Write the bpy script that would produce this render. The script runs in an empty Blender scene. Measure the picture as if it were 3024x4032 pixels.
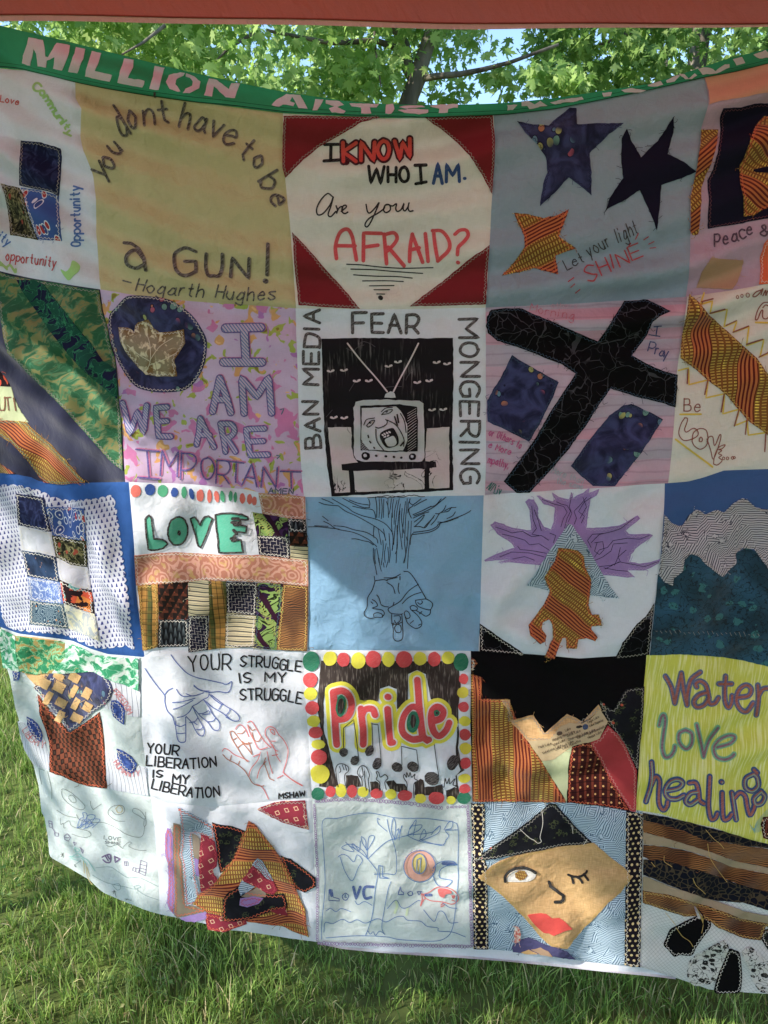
import bpy, math, random
import numpy as np
from mathutils import Vector
from mathutils.geometry import delaunay_2d_cdt
R = math.radians
SC = bpy.context.scene
COL = SC.collection
random.seed(7)
RNG = np.random.default_rng(7)

# ---------------------------------------------------------------- camera, sky, sun, exposure
PITCH = R(13.4); CAMZ = 1.5; FPX = 26 / 36 * 4032
cam = bpy.data.cameras.new('camera'); camo = bpy.data.objects.new('camera', cam); COL.objects.link(camo)
cam.sensor_fit = 'VERTICAL'; cam.sensor_height = 36; cam.lens = 26
cam.clip_start = 0.05; cam.clip_end = 500
camo.location = (0, 0, CAMZ); camo.rotation_euler = (R(90) - PITCH, 0, 0)
SC.camera = camo
SUN_EL = R(36); SUN_AZ = R(248)          # azimuth clockwise from +Y
sd = Vector((math.sin(SUN_AZ) * math.cos(SUN_EL), math.cos(SUN_AZ) * math.cos(SUN_EL), math.sin(SUN_EL)))
W = bpy.data.worlds.new('World'); SC.world = W; W.use_nodes = True
nt = W.node_tree
sky = nt.nodes.new('ShaderNodeTexSky'); sky.sky_type = 'NISHITA'; sky.sun_disc = False
sky.sun_elevation = SUN_EL; sky.sun_rotation = SUN_AZ; sky.dust_density = 0.15; sky.ozone_density = 2.5; sky.air_density = 1.0
bg = nt.nodes['Background']; bg.inputs[1].default_value = 0.15
nt.links.new(sky.outputs[0], bg.inputs[0])
sun = bpy.data.lights.new('sun', 'SUN'); suno = bpy.data.objects.new('sun', sun); COL.objects.link(suno)
sun.energy = 3.3; sun.angle = R(0.53); sun.color = (1.0, 0.94, 0.84)
suno.rotation_euler = sd.to_track_quat('Z', 'Y').to_euler(); suno.location = (-4, -4, 6)
vs = SC.view_settings; vs.view_transform = 'Standard'; vs.look = 'None'; vs.gamma = 1; vs.use_curve_mapping = False
vs.exposure = 1.32
SC.cycles.max_bounces = 8; SC.cycles.diffuse_bounces = 4; SC.cycles.transparent_max_bounces = 8
SC.cycles.transmission_bounces = 6
# ---------------------------------------------------------------- objects
def link(name, me, parent=None, **props):
    o = bpy.data.objects.new(name, me); COL.objects.link(o)
    if parent is not None: o.parent = parent
    for k, v in props.items(): o[k] = v
    return o
def mesh(name, v, f, m, parent=None, uv=None, smooth=True, **props):
    me = bpy.data.meshes.new(name)
    v = np.asarray(v, dtype=np.float32)
    if isinstance(f, np.ndarray):
        n, k = f.shape
        me.vertices.add(len(v)); me.vertices.foreach_set('co', v.ravel())
        me.loops.add(n * k); me.loops.foreach_set('vertex_index', f.ravel().astype(np.int32))
        me.polygons.add(n); me.polygons.foreach_set('loop_start', np.arange(0, n * k, k, dtype=np.int32))
        me.update(calc_edges=True)
    else:
        me.from_pydata(v.tolist(), [], f); me.update()
    if uv is not None:
        l = me.uv_layers.new(name='UVMap')
        idx = np.empty(len(me.loops), dtype=np.int32); me.loops.foreach_get('vertex_index', idx)
        l.data.foreach_set('uv', np.asarray(uv, dtype=np.float32)[idx].ravel())
    if smooth: me.polygons.foreach_set('use_smooth', np.ones(len(me.polygons), dtype=bool))
    me.materials.append(m)
    return link(name, me, parent, **props)

# ---------------------------------------------------------------- the hanging cloth: y = F(x, z)
def _nz(seed, lam, n=7):
    r = np.random.default_rng(seed); a = r.uniform(0, 2 * np.pi, n); k = 2 * np.pi / (lam * r.uniform(0.8, 1.5, n))
    return k * np.cos(a), k * np.sin(a), r.uniform(0, 6.28, n)
_N = {i: _nz(i + 11, l) for i, l in enumerate((0.5, 0.3, 0.11, 0.055))}
def noise(i, x, z):
    kx, kz, ph = _N[i]
    return sum(np.sin(kx[j] * x + kz[j] * z + ph[j]) for j in range(len(kx))) / len(kx) ** 0.5
def sst(a, b, t):
    t = np.clip((t - a) / (b - a), 0, 1); return t * t * (3 - 2 * t)
def F(x, z):
    s = np.maximum(0, -x - 0.36); s = s * s / (s + 0.06)
    y = 1.22 - 0.10 * x + (0.38 + 0.20 * sst(1.2, 0.4, z)) * s
    top = sst(1.15, 1.7, z); low = 1 - top
    n0 = noise(0, x, z); n1 = noise(1, x, z)
    phi = z - 0.42 * x * x * np.where(x < 0, 1.0, 0.8)
    y = y + 0.0082 * np.sin(2 * np.pi * phi / 0.068 + 1.6 * n0) * (0.3 + top * (0.7 + 0.7 * np.abs(x)) * 1.4) * (0.55 + 0.45 * n1)
    y = y + 0.0075 * np.sin(2 * np.pi * (x + 0.22 * z) / 0.19 + 1.8 * n1) * low
    y = y + 0.0044 * np.sin(2 * np.pi * (x - 0.55 * z) / 0.10 + 2.2 * n0) * (low * .85 + .15) * (0.5 + 0.5 * n1)
    y = y + 0.0022 * noise(2, x, z) + 0.0007 * noise(3, x, z)
    lf = sst(-0.34, -0.55, x)
    y = y + 0.008 * np.sin(2 * np.pi * (x + 0.42 * z) / 0.16 + 0.8 * n0) * lf * (.15 + .85 * sst(.5, .85, z))
    y = y + 0.010 * n0 * low * sst(-.75, -.3, x)
    return y
CP, SP = math.cos(PITCH), math.sin(PITCH)
def ray(p):
    p = np.asarray(p, dtype=float)
    a = (p[:, 0] - 1512) / FPX; b = (p[:, 1] - 2016) / FPX
    return a, CP - b * SP, -SP - b * CP
def at(px, py, Y):                                   # a far point seen at a pixel, at its own distance
    a, ry, rz = ray([(px, py)]); t = Y / ry[0]
    return Vector((a[0] * t, Y, CAMZ + rz[0] * t))
def surf(p, off=0.0):
    rx, ry, rz = ray(p); t = 1.22 / ry
    for _ in range(7):
        g0 = t * ry - F(rx * t, CAMZ + rz * t); g1 = (t + 1e-4) * ry - F(rx * (t + 1e-4), CAMZ + rz * (t + 1e-4))
        t = t - np.clip(g0 / np.maximum((g1 - g0) / 1e-4, 0.25), -.15, .15)
    x, z = rx * t, CAMZ + rz * t; y = F(x, z)
    uv = np.stack([x - 0.6 * np.maximum(0, y - 1.26 + 0.1 * x), z], 1)
    e = 0.002
    nx = (F(x + e, z) - F(x - e, z)) / (2 * e); nz = (F(x, z + e) - F(x, z - e)) / (2 * e)
    l = np.sqrt(1 + nx * nx + nz * nz)
    return np.stack([x + off * nx / l, y - off / l, z + off * nz / l], 1), uv
LAY = 0.001

# ---------------------------------------------------------------- tracing helpers
class Frame:
    def __init__(s, ox, oy, k): s.o = np.array([ox, oy], float); s.k = k
FR = None
def frame(ox, oy, k):
    global FR; FR = Frame(ox, oy, k)
def T(p):                                            # crop coordinates to cloth tracing coordinates
    return np.asarray(p, float).reshape(-1, 2) / FR.k + FR.o
def pts(s):
    return np.array([[float(c) for c in q.split(',')] for q in s.split()])
def smooth(p, closed=False, n=5):
    p = np.asarray(p, float)
    if len(p) < 3: return p
    if closed: q = np.vstack([p[-1], p, p[0], p[1]])
    else: q = np.vstack([2 * p[0] - p[1], p, 2 * p[-1] - p[-2]])
    out = []
    for i in range(1, len(q) - 2):
        a, b, c, d = q[i - 1], q[i], q[i + 1], q[i + 2]
        for t in np.arange(n) / n:
            out.append(0.5 * (2 * b + (c - a) * t + (2 * a - 5 * b + 4 * c - d) * t * t + (3 * b - a - 3 * c + d) * t ** 3))
    if not closed: out.append(q[-2])
    return np.array(out)
def densify(p, step, closed=False):
    q = np.vstack([p, p[:1]]) if closed else p
    out = []
    for a, b in zip(q[:-1], q[1:]):
        n = max(1, int(math.ceil(np.linalg.norm(b - a) / step)))
        for i in range(n): out.append(a + (b - a) * i / n)
    if not closed: out.append(q[-1])
    return np.array(out)
def inside(p, poly):
    x, y = p[:, 0], p[:, 1]; r = np.zeros(len(p), bool)
    a = poly; b = np.roll(poly, -1, 0)
    for (x1, y1), (x2, y2) in zip(a, b):
        if y1 == y2: continue
        c = ((y1 > y) != (y2 > y)) & (x < (x2 - x1) * (y - y1) / (y2 - y1) + x1)
        r ^= c
    return r
def bdist(p, poly):
    d = np.full(len(p), 1e9); a = poly; b = np.roll(poly, -1, 0)
    for u, v in zip(a, b):
        e = v - u; L = (e * e).sum()
        if L == 0: continue
        t = np.clip(((p - u) @ e) / L, 0, 1)
        d = np.minimum(d, np.hypot(*(p - u - t[:, None] * e).T))
    return d
GMAX = 13.0
def fill(name, parent, poly, m, off, g=13.0, skirt=True, pillow=0.0, **props):
    g = min(g, GMAX)
    poly = densify(np.asarray(poly, float), g, True)
    keep = [0]
    for i in range(1, len(poly)):
        if np.abs(poly[i] - poly[keep[-1]]).sum() > 0.3: keep.append(i)
    poly = poly[keep]
    lo, hi = poly.min(0), poly.max(0)
    gx, gy = np.meshgrid(np.arange(lo[0] + g * .5, hi[0], g), np.arange(lo[1] + g * .5, hi[1], g))
    gp = np.stack([gx.ravel(), gy.ravel()], 1)
    if len(gp):
        gp = gp[inside(gp, poly)]
        if len(gp): gp = gp[bdist(gp, poly) > 0.4 * g]
    n = len(poly); allp = np.vstack([poly, gp]) if len(gp) else poly
    r = delaunay_2d_cdt([Vector(q) for q in allp], [], [list(range(n))], 1, 1e-4)
    vs_, fs = np.array([tuple(q) for q in r[0]]), r[2]
    tri = np.array([f for f in fs if len(f) == 3], dtype=np.int32)
    if len(tri) == 0: return None
    a, b, c = vs_[tri[:, 0]], vs_[tri[:, 1]], vs_[tri[:, 2]]
    cr = (b[:, 0] - a[:, 0]) * (c[:, 1] - a[:, 1]) - (b[:, 1] - a[:, 1]) * (c[:, 0] - a[:, 0])
    tri[cr > 0] = tri[cr > 0][:, [0, 2, 1]]
    o = np.full(len(vs_), off)
    if pillow:
        o = off - pillow * np.exp(-(bdist(vs_, poly) / 7.0) ** 2)
    v, uv = surf(vs_, o)
    if skirt:                                        # the cut edge of the cloth has its own depth
        vb, ub = surf(poly, max(0, off - LAY * 0.9)); vt, _ = surf(poly, off)
        k = len(v); m_ = len(poly)
        i = np.arange(m_); j = (i + 1) % m_
        side = np.vstack([np.stack([k + i, k + j, k + m_ + j], 1), np.stack([k + i, k + m_ + j, k + m_ + i], 1)]).astype(np.int32)
        v = np.vstack([v, vt, vb]); uv = np.vstack([uv, ub, ub]); tri = np.vstack([tri, side])
    return mesh(name, v, tri, m, parent, uv, **props)
def patch(name, parent, s, m, lay=1, stitch=None, sm=False, fray=0, sw=None, **props):
    p = pts(s) if isinstance(s, str) else np.asarray(s, float)
    if sm: p = smooth(p, True)
    q = T(p)
    if sm is False: q = jag(q)
    o = fill(name, parent, q, m, LAY * lay, **props)
    if o is None: return None
    if stitch: zig(parent, q, stitch, lay + 0.7)
    if fray: frays(parent, q, m, lay + 0.5, fray)
    return o
def jag(q, amp=1.2):
    d = densify(q, 16, True)
    return d + RNG.normal(0, amp * 0.6, d.shape)
class Strip:
    def __init__(s): s.v = []; s.f = []; s.n = 0; s.uv = []; s.k = 0
    def add(s, line, w, off, closed=False, cap=True, taper=False):
        p = np.asarray(line, float)
        if closed: p = np.vstack([p, p[:1]])
        d = densify(p, 9)
        k = [0]
        for i in range(1, len(d)):
            if np.abs(d[i] - d[k[-1]]).sum() > 0.2: k.append(i)
        d = d[k]
        if len(d) < 2: return
        t = np.gradient(d, axis=0)
        if closed: t[0] = t[-1] = (d[1] - d[0]) + (d[-1] - d[-2])
        t /= np.maximum(np.hypot(t[:, 0], t[:, 1]), 1e-6)[:, None]
        if cap and not closed:                       # rounded ends
            h = w / 2; ws = [w * .45, w * .8]
            d = np.vstack([d[0] - t[0] * h, d[0] - t[0] * h * .8, d[0] - t[0] * h * .45, d, d[-1] + t[-1] * h * .45, d[-1] + t[-1] * h * .8, d[-1] + t[-1] * h])
            t = np.vstack([t[:1], t[:1], t[:1], t, t[-1:], t[-1:], t[-1:]])
            ww = np.full(len(d), w / 2.0)
            for i, q in ((0, .12), (1, .6), (2, .89)): ww[i] = ww[-1 - i] = w / 2 * q
        else: ww = np.full(len(d), w / 2.0)
        if taper: ww = ww * np.linspace(1, .25, len(d))
        nr = np.stack([-t[:, 1], t[:, 0]], 1)
        c = max(1, int(math.ceil(w / 11)))
        lat = np.linspace(-1, 1, c + 1)
        g = d[:, None, :] + nr[:, None, :] * (ww[:, None] * lat[None, :])[:, :, None]
        s.k += 1
        v, uv = surf(g.reshape(-1, 2), off + 0.00002 * (s.k % 9))
        m_ = len(d); base = s.n
        i = np.arange(m_ - 1)[:, None] * (c + 1) + np.arange(c)[None, :] + base
        i = i.ravel()
        s.f.append(np.stack([i, i + 1, i + c + 2, i + c + 1], 1)); s.v.append(v); s.uv.append(uv); s.n += len(v)
    def build(s, name, m, parent, **props):
        if not s.v: return None
        return mesh(name, np.vstack(s.v), np.vstack(s.f).astype(np.int32), m, parent, np.vstack(s.uv), **props)
def ink(name, parent, strokes, w, m, lay=1, cl=False, wob=0.0, **props):
    """strokes: '|'-separated polylines in crop units ('~' = curved); w = pen width in crop units"""
    S = Strip()
    L = strokes.split('|') if isinstance(strokes, str) else strokes
    for q in L:
        if isinstance(q, str):
            q = q.strip(); sm = q.startswith('~'); p = pts(q.lstrip('~'))
            if sm: p = smooth(p, cl)
        else: p = q
        p = T(p)
        if wob: p = densify(p, 14); p = p + RNG.normal(0, wob, p.shape)
        S.add(p, w / FR.k, LAY * lay, cl)
    return S.build(name, m, parent, **props)
def ell(cx, cy, a, b, n=22, rot=0):
    t = np.linspace(0, 2 * np.pi, n, endpoint=False); c, s = math.cos(R(rot)), math.sin(R(rot))
    x, y = a * np.cos(t), b * np.sin(t)
    return np.stack([cx + x * c - y * s, cy + x * s + y * c], 1)
def zig(parent, q, m, lay, amp=6.5, step=7.5, w=1.9, inset=7):
    """a zigzag seam in thread just inside a patch's edge"""
    d = densify(q, 4, True)
    # smooth and walk
    seg = np.hypot(*np.diff(np.vstack([d, d[:1]]), axis=0).T); L = seg.sum()
    cum = np.concatenate([[0], np.cumsum(seg)[:-1]])
    dd = np.vstack([d, d[:1]]); cc = np.append(cum, L)
    n = int(L / step); u = np.arange(n + 1) * step
    x = np.interp(u, cc, dd[:, 0]); y = np.interp(u, cc, dd[:, 1]); p = np.stack([x, y], 1)
    ps = p.copy()
    for _ in range(2): ps = (np.roll(ps, 1, 0) + ps * 2 + np.roll(ps, -1, 0)) / 4
    t = np.roll(ps, -1, 0) - np.roll(ps, 1, 0); t /= np.maximum(np.hypot(t[:, 0], t[:, 1]), 1e-6)[:, None]
    area = 0.5 * np.sum(q[:, 0] * np.roll(q[:, 1], -1) - np.roll(q[:, 0], -1) * q[:, 1])
    nr = np.stack([-t[:, 1], t[:, 0]], 1) * (1 if area > 0 else -1)
    off = inset + amp * 0.5 * np.where(np.arange(n + 1) % 2, 1, -1) + RNG.normal(0, .6, n + 1)
    z = ps + nr * off[:, None]
    S = Strip(); S.add(z, w, LAY * lay, cap=False)
    o = S.build('stitching', m, parent)
    if o: o['kind'] = 'stuff'
def frays(parent, q, m, lay, n, ln=26, w=1.5):
    d = densify(q, 5, True); S = Strip()
    for _ in range(n):
        p = d[RNG.integers(len(d))]; a = RNG.uniform(0, 6.28); l = RNG.uniform(.3, 1) * ln
        b = p + l * np.array([math.cos(a), math.sin(a)]); c = (p + b) / 2 + RNG.normal(0, l * .2, 2)
        S.add(smooth(np.array([p, c, b])), w, LAY * lay, cap=False)
    o = S.build('loose_threads', m, parent)
    if o: o['kind'] = 'stuff'
# ---------------------------------------------------------------- a hand-lettering alphabet (single strokes)
G = dict(A="03 3b 63|16 56", B="03 0b|~0b 4b 5a 58 37 07|~07 47 66 64 43 03", C="~6a 4b 2b 09 05 23 43 64", D="0b 03|~0b 3b 6a 67 54 33 03",
 E="6b 0b 03 63|07 57", F="6b 0b 03|07 57", G="~6a 4b 2b 09 05 23 43 64|64 67 37", H="0b 03|6b 63|07 67", I="3b 33", K="0b 03|6b 07 63", L="0b 03 63",
 M="03 0b 36 6b 63", N="03 0b 63 6b", O="~3b 1a 07 14 33 54 67 5a 3b", P="03 0b|~0b 4b 6a 68 46 06", R="03 0b|~0b 4b 6a 68 46 06|36 63",
 S="~6a 3b 09 27 46 65 33 04", T="0b 6b|3b 33", U="~0b 06 13 33 53 66 6b", V="0b 33 6b", W="0b 13 3a 53 6b", Y="0b 37 6b|37 33",
 a="~57 38 16 04 23 44 56|58 54 63", b="0b 03|~07 28 48 66 54 33 04", c="~57 38 06 05 23 54", d="5b 53|~57 38 16 04 23 44 55", e="~06 36 56 48 28 06 04 23 54",
 f="~5b 3b 29 23|07 47", g="~57 38 16 04 23 44 56|~58 53 50 20 01", h="0b 03|~06 28 48 56 53", i="28 23|2a 2b", k="0b 03|48 05 43", l="2b 23",
 m="08 03|~06 18 36 33|~36 58 66 63", n="08 03|~06 28 48 56 53", o="~28 06 05 23 43 55 56 38 28", p="08 00|~07 28 48 66 54 33 04", r="08 03|~06 28 48",
 s="~58 28 07 45 54 23 04", t="2b 24 43|08 48", u="~08 05 23 43 56|58 53", v="08 23 58", w="08 13 36 53 68", y="08 23|58 10")
G['.'] = "23 24"; G[','] = "24 12"; G['?'] = "~09 2b 5b 69 36 35|33 34"; G["'"] = "2b 29"; G['!'] = "2b 26|24 23"; G['-'] = "07 47"
G['&'] = "~64 29 2b 4b 48 05 23 43 66"; G['1'] = "0b 6b|3b 33|03 63"
NAR = dict(I=.25, i=.4, l=.35, t=.75, r=.75, f=.7, M=1.25, W=1.3, m=1.2, w=1.15); NAR.update({"'": .3, '.': .3, ',': .3, '!': .35})
def glyph(ch, x0, y0, w, h, ux, uy):
    """strokes of one letter; ux/uy = unit vectors to the right and up on the cloth"""
    out = []
    for s in G[ch].split('|'):
        sm = s.startswith('~'); p = np.array([[int(c[0], 36), int(c[1], 36) - 3] for c in s.lstrip('~').split()], float)
        p += RNG.normal(0, .12, p.shape)
        if ch in "Iil.,'!": p[:, 0] -= 2 if ch != 'I' else 2.4
        if sm: p = smooth(p, False, 4)
        out.append(np.array([x0, y0]) + p[:, :1] / 6 * w * ux + p[:, 1:] / 8 * h * uy)
    return out
def GL(ch, cx, cy, w, h, ang=0):
    a = R(ang); ux = np.array([math.cos(a), -math.sin(a)]); uy = np.array([-math.sin(a), -math.cos(a)])
    low = ch.islower() and ch not in 'bdfhklti'
    hh = h / (5 / 8) if low and ch not in 'gpy' else (h if not ch in 'gpy' else h)
    mid = 0.5 * (5 / 8 if low else 1) if ch not in 'gpy' else (5 - 3) / 2 / 8
    o = np.array([cx, cy]) - ux * w / 2 - uy * hh * mid
    return glyph(ch, o[0], o[1], w, hh, ux, uy)
def TXT(s, path, h, h2=None, slant=0, gap=.38):
    p = densify(pts(path) if isinstance(path, str) else path, 3)
    seg = np.hypot(*np.diff(p, axis=0).T); cum = np.concatenate([[0], np.cumsum(seg)]); L = cum[-1]
    adv = [(.6 if c == ' ' else NAR.get(c, 1)) for c in s]
    tot = sum(adv) + gap * (len(s) - 1); u = L / tot
    pos = 0; out = []
    for c, a in zip(s, adv):
        if c != ' ':
            q = lambda t: np.array([np.interp(t, cum, p[:, 0]), np.interp(t, cum, p[:, 1])])
            A, B = q(pos), q(min(L, pos + a * u + 1e-3)); d = B - A; d /= max(np.hypot(*d), 1e-6)
            up = np.array([d[1], -d[0]])
            if slant: up = up + d * slant
            hh = h if h2 is None else h + (h2 - h) * pos / L
            x0 = A + up * RNG.normal(0, .02) * hh
            out += glyph(c, x0[0], x0[1], (a if c not in "Iil.,'!" else 1) * u, hh, d, up)
        pos += (a + gap) * u
    return out
# ---------------------------------------------------------------- node shorthand
def lin(c):
    if isinstance(c, str): c = tuple(int(c[i:i + 2], 16) / 255 for i in (0, 2, 4))
    return tuple((v / 12.92 if v <= .04045 else ((v + .055) / 1.055) ** 2.4) for v in c) + (1.0,)
class N:
    def __init__(s, nt, sock): s.nt = nt; s.s = sock
    def _m(s, op, *o, clamp=False):
        n = s.nt.nodes.new('ShaderNodeMath'); n.operation = op; n.use_clamp = clamp
        for i, q in enumerate((s,) + o):
            if isinstance(q, N): s.nt.links.new(q.s, n.inputs[i])
            else: n.inputs[i].default_value = float(q)
        return N(s.nt, n.outputs[0])
    def __add__(s, o): return s._m('ADD', o)
    def __sub__(s, o): return s._m('SUBTRACT', o)
    def __mul__(s, o): return s._m('MULTIPLY', o)
    def __truediv__(s, o): return s._m('DIVIDE', o)
    def __rsub__(s, o): return (s * -1.0) + o
    def __radd__(s, o): return s + o
    def __rmul__(s, o): return s * o
    def sin(s): return s._m('SINE')
    def fr(s): return s._m('FRACT')
    def fl(s): return s._m('FLOOR')
    def ab(s): return s._m('ABSOLUTE')
    def gt(s, o): return s._m('GREATER_THAN', o)
    def lt(s, o): return s._m('LESS_THAN', o)
    def mx(s, o): return s._m('MAXIMUM', o)
    def mn(s, o): return s._m('MINIMUM', o)
    def sq(s): return s._m('SQRT')
    def mod(s, o): return s._m('FLOORED_MODULO', o)
    def ss(s, a, b):
        n = s.nt.nodes.new('ShaderNodeMapRange'); n.interpolation_type = 'SMOOTHSTEP'
        s.nt.links.new(s.s, n.inputs[0]); n.inputs[1].default_value = a; n.inputs[2].default_value = b
        return N(s.nt, n.outputs[0])
class Ctx:
    def __init__(s, nt): s.nt = nt
    def uv(s, rot=0, warp=0, wl=.03):
        n = s.nt.nodes.new('ShaderNodeUVMap'); sep = s.nt.nodes.new('ShaderNodeSeparateXYZ')
        s.nt.links.new(n.outputs[0], sep.inputs[0]); u, v = N(s.nt, sep.outputs[0]), N(s.nt, sep.outputs[1])
        if warp:
            a = s.noise(u, v, 1 / wl, 1); b = s.noise(u + 5.3, v + 1.7, 1 / wl, 1)
            u, v = u + (a - .5) * warp, v + (b - .5) * warp
        if rot:
            c, d = math.cos(R(rot)), math.sin(R(rot)); u, v = u * c + v * d, v * c - u * d
        return u, v
    def vec(s, u, v):
        n = s.nt.nodes.new('ShaderNodeCombineXYZ'); s.nt.links.new(u.s, n.inputs[0]); s.nt.links.new(v.s, n.inputs[1]); return n.outputs[0]
    def noise(s, u, v, sc, det=2, dist=0):
        n = s.nt.nodes.new('ShaderNodeTexNoise'); s.nt.links.new(s.vec(u, v), n.inputs['Vector'])
        n.inputs['Scale'].default_value = sc; n.inputs['Detail'].default_value = det; n.inputs['Distortion'].default_value = dist
        return N(s.nt, n.outputs[0])
    def vor(s, u, v, sc, out='Distance', feat='F1', rnd=1.0):
        n = s.nt.nodes.new('ShaderNodeTexVoronoi'); s.nt.links.new(s.vec(u, v), n.inputs['Vector']); n.feature = feat
        n.inputs['Scale'].default_value = sc; n.inputs['Randomness'].default_value = rnd
        return N(s.nt, n.outputs[out])
    def sep(s, c):
        n = s.nt.nodes.new('ShaderNodeSeparateColor'); s.nt.links.new(c.s, n.inputs[0]); return [N(s.nt, o) for o in n.outputs]
    def mix(s, f, a, b):
        n = s.nt.nodes.new('ShaderNodeMix'); n.data_type = 'RGBA'; n.clamp_factor = True
        if isinstance(f, N): s.nt.links.new(f.s, n.inputs[0])
        else: n.inputs[0].default_value = f
        for i, q in ((6, a), (7, b)):
            if isinstance(q, N): s.nt.links.new(q.s, n.inputs[i])
            else: n.inputs[i].default_value = lin(q)
        return N(s.nt, n.outputs[2])
    def ramp(s, f, stops, const=False):
        n = s.nt.nodes.new('ShaderNodeValToRGB'); s.nt.links.new(f.s, n.inputs[0]); r = n.color_ramp
        if const: r.interpolation = 'CONSTANT'
        while len(r.elements) < len(stops): r.elements.new(.5)
        for e, (p, c) in zip(r.elements, stops): e.position = p; e.color = lin(c)
        return N(s.nt, n.outputs[0])
MATS = {}
def cloth(name, fn, trans=.22, rough=.92, sheen=.0, crumple=.35, spec=.12, fade=.12):
    if name in MATS: return MATS[name]
    m = bpy.data.materials.new(name); m.use_nodes = True; nt = m.node_tree; c = Ctx(nt)
    b = nt.nodes['Principled BSDF']; out = nt.nodes['Material Output']
    col = c.mix(0, fn, fn) if isinstance(fn, str) else fn(c)
    u, v = c.uv()
    f = c.noise(u, v, 40, 3)                          # slight fading and uneven dye
    t = c.noise(u * 1.0, v * 14.0, 90, 1) * .5 + c.noise(u * 14.0, v * 1.0, 90, 1) * .5      # thread grain
    g = (f * fade + t * .22 + (1 - fade * .5 - .11)) if False else (f * fade + t * .30 + (1 - fade * .5 - .15))
    hs = nt.nodes.new('ShaderNodeHueSaturation'); nt.links.new(col.s, hs.inputs['Color']); nt.links.new(g.s, hs.inputs['Value'])
    hs.inputs['Saturation'].default_value = .93
    nt.links.new(hs.outputs[0], b.inputs['Base Color'])
    b.inputs['Roughness'].default_value = rough; b.inputs['Specular IOR Level'].default_value = spec
    if sheen: b.inputs['Sheen Weight'].default_value = sheen
    h = c.noise(u, v, 55, 4, .6) * crumple * .0042 + c.noise(u, v, 16, 2, .4) * crumple * .0100 + t * .00022
    bp = nt.nodes.new('ShaderNodeBump'); bp.inputs['Distance'].default_value = 1.0; bp.inputs['Strength'].default_value = .8
    nt.links.new(h.s, bp.inputs['Height']); nt.links.new(bp.outputs[0], b.inputs['Normal'])
    tr = nt.nodes.new('ShaderNodeBsdfTranslucent'); nt.links.new(hs.outputs[0], tr.inputs[0]); nt.links.new(bp.outputs[0], tr.inputs['Normal'])
    mx = nt.nodes.new('ShaderNodeMixShader'); mx.inputs[0].default_value = trans
    nt.links.new(b.outputs[0], mx.inputs[1]); nt.links.new(tr.outputs[0], mx.inputs[2]); nt.links.new(mx.outputs[0], out.inputs[0])
    MATS[name] = m; return m
_inks = {}
def INK(hexc, streak=.25):
    if hexc not in _inks:
        def fn(c):
            u, v = c.uv(35)
            n = c.noise(u * 1.0, v * 5.0, 120, 3)
            base = lin(hexc)
            return c.mix(n.ss(.35, .8) * streak, hexc, 'd8d0d0')
        _inks[hexc] = cloth('ink_' + hexc, fn, trans=.2, crumple=.25, fade=.1)
    return _inks[hexc]
def thread(hexc): return cloth('thread_' + hexc, hexc, trans=.05, crumple=0, rough=.7)
def _kente(rot, k=1.0):
    def fn(c):
        u, v = c.uv(rot, .006, .05); u = u * k; v = v * k
        P = .062
        s = (u / P).fr()
        line = ((u / .0052).fr()).lt(.48)
        stripe = c.mix(line, 'b8662a', '601612')
        dash = ((v / .0042).fr()).lt(.52); row = ((u / .0078).fr()).lt(.66)
        nz = c.noise(u, v * .4, 160, 2)
        glint = c.noise(u * 2.2, v * .6, 55, 2).ss(.58, .7)
        gold = c.mix(glint, 'b8963c', 'ecd24a')
        weave = c.mix(dash * row, '6d4216', gold)
        weave = c.mix(row, '7c4c18', weave)
        return c.mix(s.gt(.42), stripe, weave)
    return fn
def kente(rot, k=1.0): return cloth('woven_stripe_%d_%d' % (rot, int(k * 100)), _kente(rot, k), trans=.12, crumple=.5, sheen=.2)
def _batik(c):
    u, v = c.uv(0, .012, .04)
    base = c.mix(c.noise(u, v, 28, 4, 1.5).ss(.3, .75), '171c3e', '3b4478')
    d = c.vor(u * 1.0, v * .8, 75); cc = c.vor(u * 1.0, v * .8, 75, 'Color'); r, g, b = c.sep(cc)
    zone = c.noise(u + 3.0, v, 17, 1).ss(.52, .62) * .8
    col = c.ramp(r, [(0, '7fb8a8'), (.3, 'c8d070'), (.5, 'd08a50'), (.7, 'c05a70'), (.85, '6aa0b8')], True)
    spot = d.lt(.36) * zone * g.gt(.3)
    ring = d.gt(.36) * d.lt(.43) * zone * g.gt(.3)
    return c.mix(ring, c.mix(spot * .8, base, col), '10132c')
def _navy(c):
    u, v = c.uv(0, .01, .02)
    return c.mix(c.noise(u, v, 45, 4, 2).ss(.4, .75), '131a3c', '34406e')
def _blackthread(c):
    u, v = c.uv(0, .02, .02)
    d = c.vor(u, v, 55, 'Distance', 'DISTANCE_TO_EDGE'); e = c.vor(u + 2.0, v, 22, 'Distance', 'DISTANCE_TO_EDGE')
    f = d.lt(.022) * c.noise(u, v, 40, 2).ss(.45, .6) + e.lt(.010)
    return c.mix(f * .6, '08090d', '4a4c55')
def _berries(c):
    u, v = c.uv(0, .0, .02)
    d = c.vor(u, v, 55, rnd=.9); r = c.vor(u, v, 55, 'Color'); a, b, g = c.sep(r)
    sp = c.vor(u + .003, v + .002, 160, 'Distance', 'DISTANCE_TO_EDGE').lt(.08) * d.lt(.42) * d.gt(.12)
    base = c.mix(c.noise(u, v, 60, 3), '0c0d12', '20222a')
    return c.mix(d.lt(.13), c.mix(sp * .7, base, '4d5536'), 'b84a30')
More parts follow.
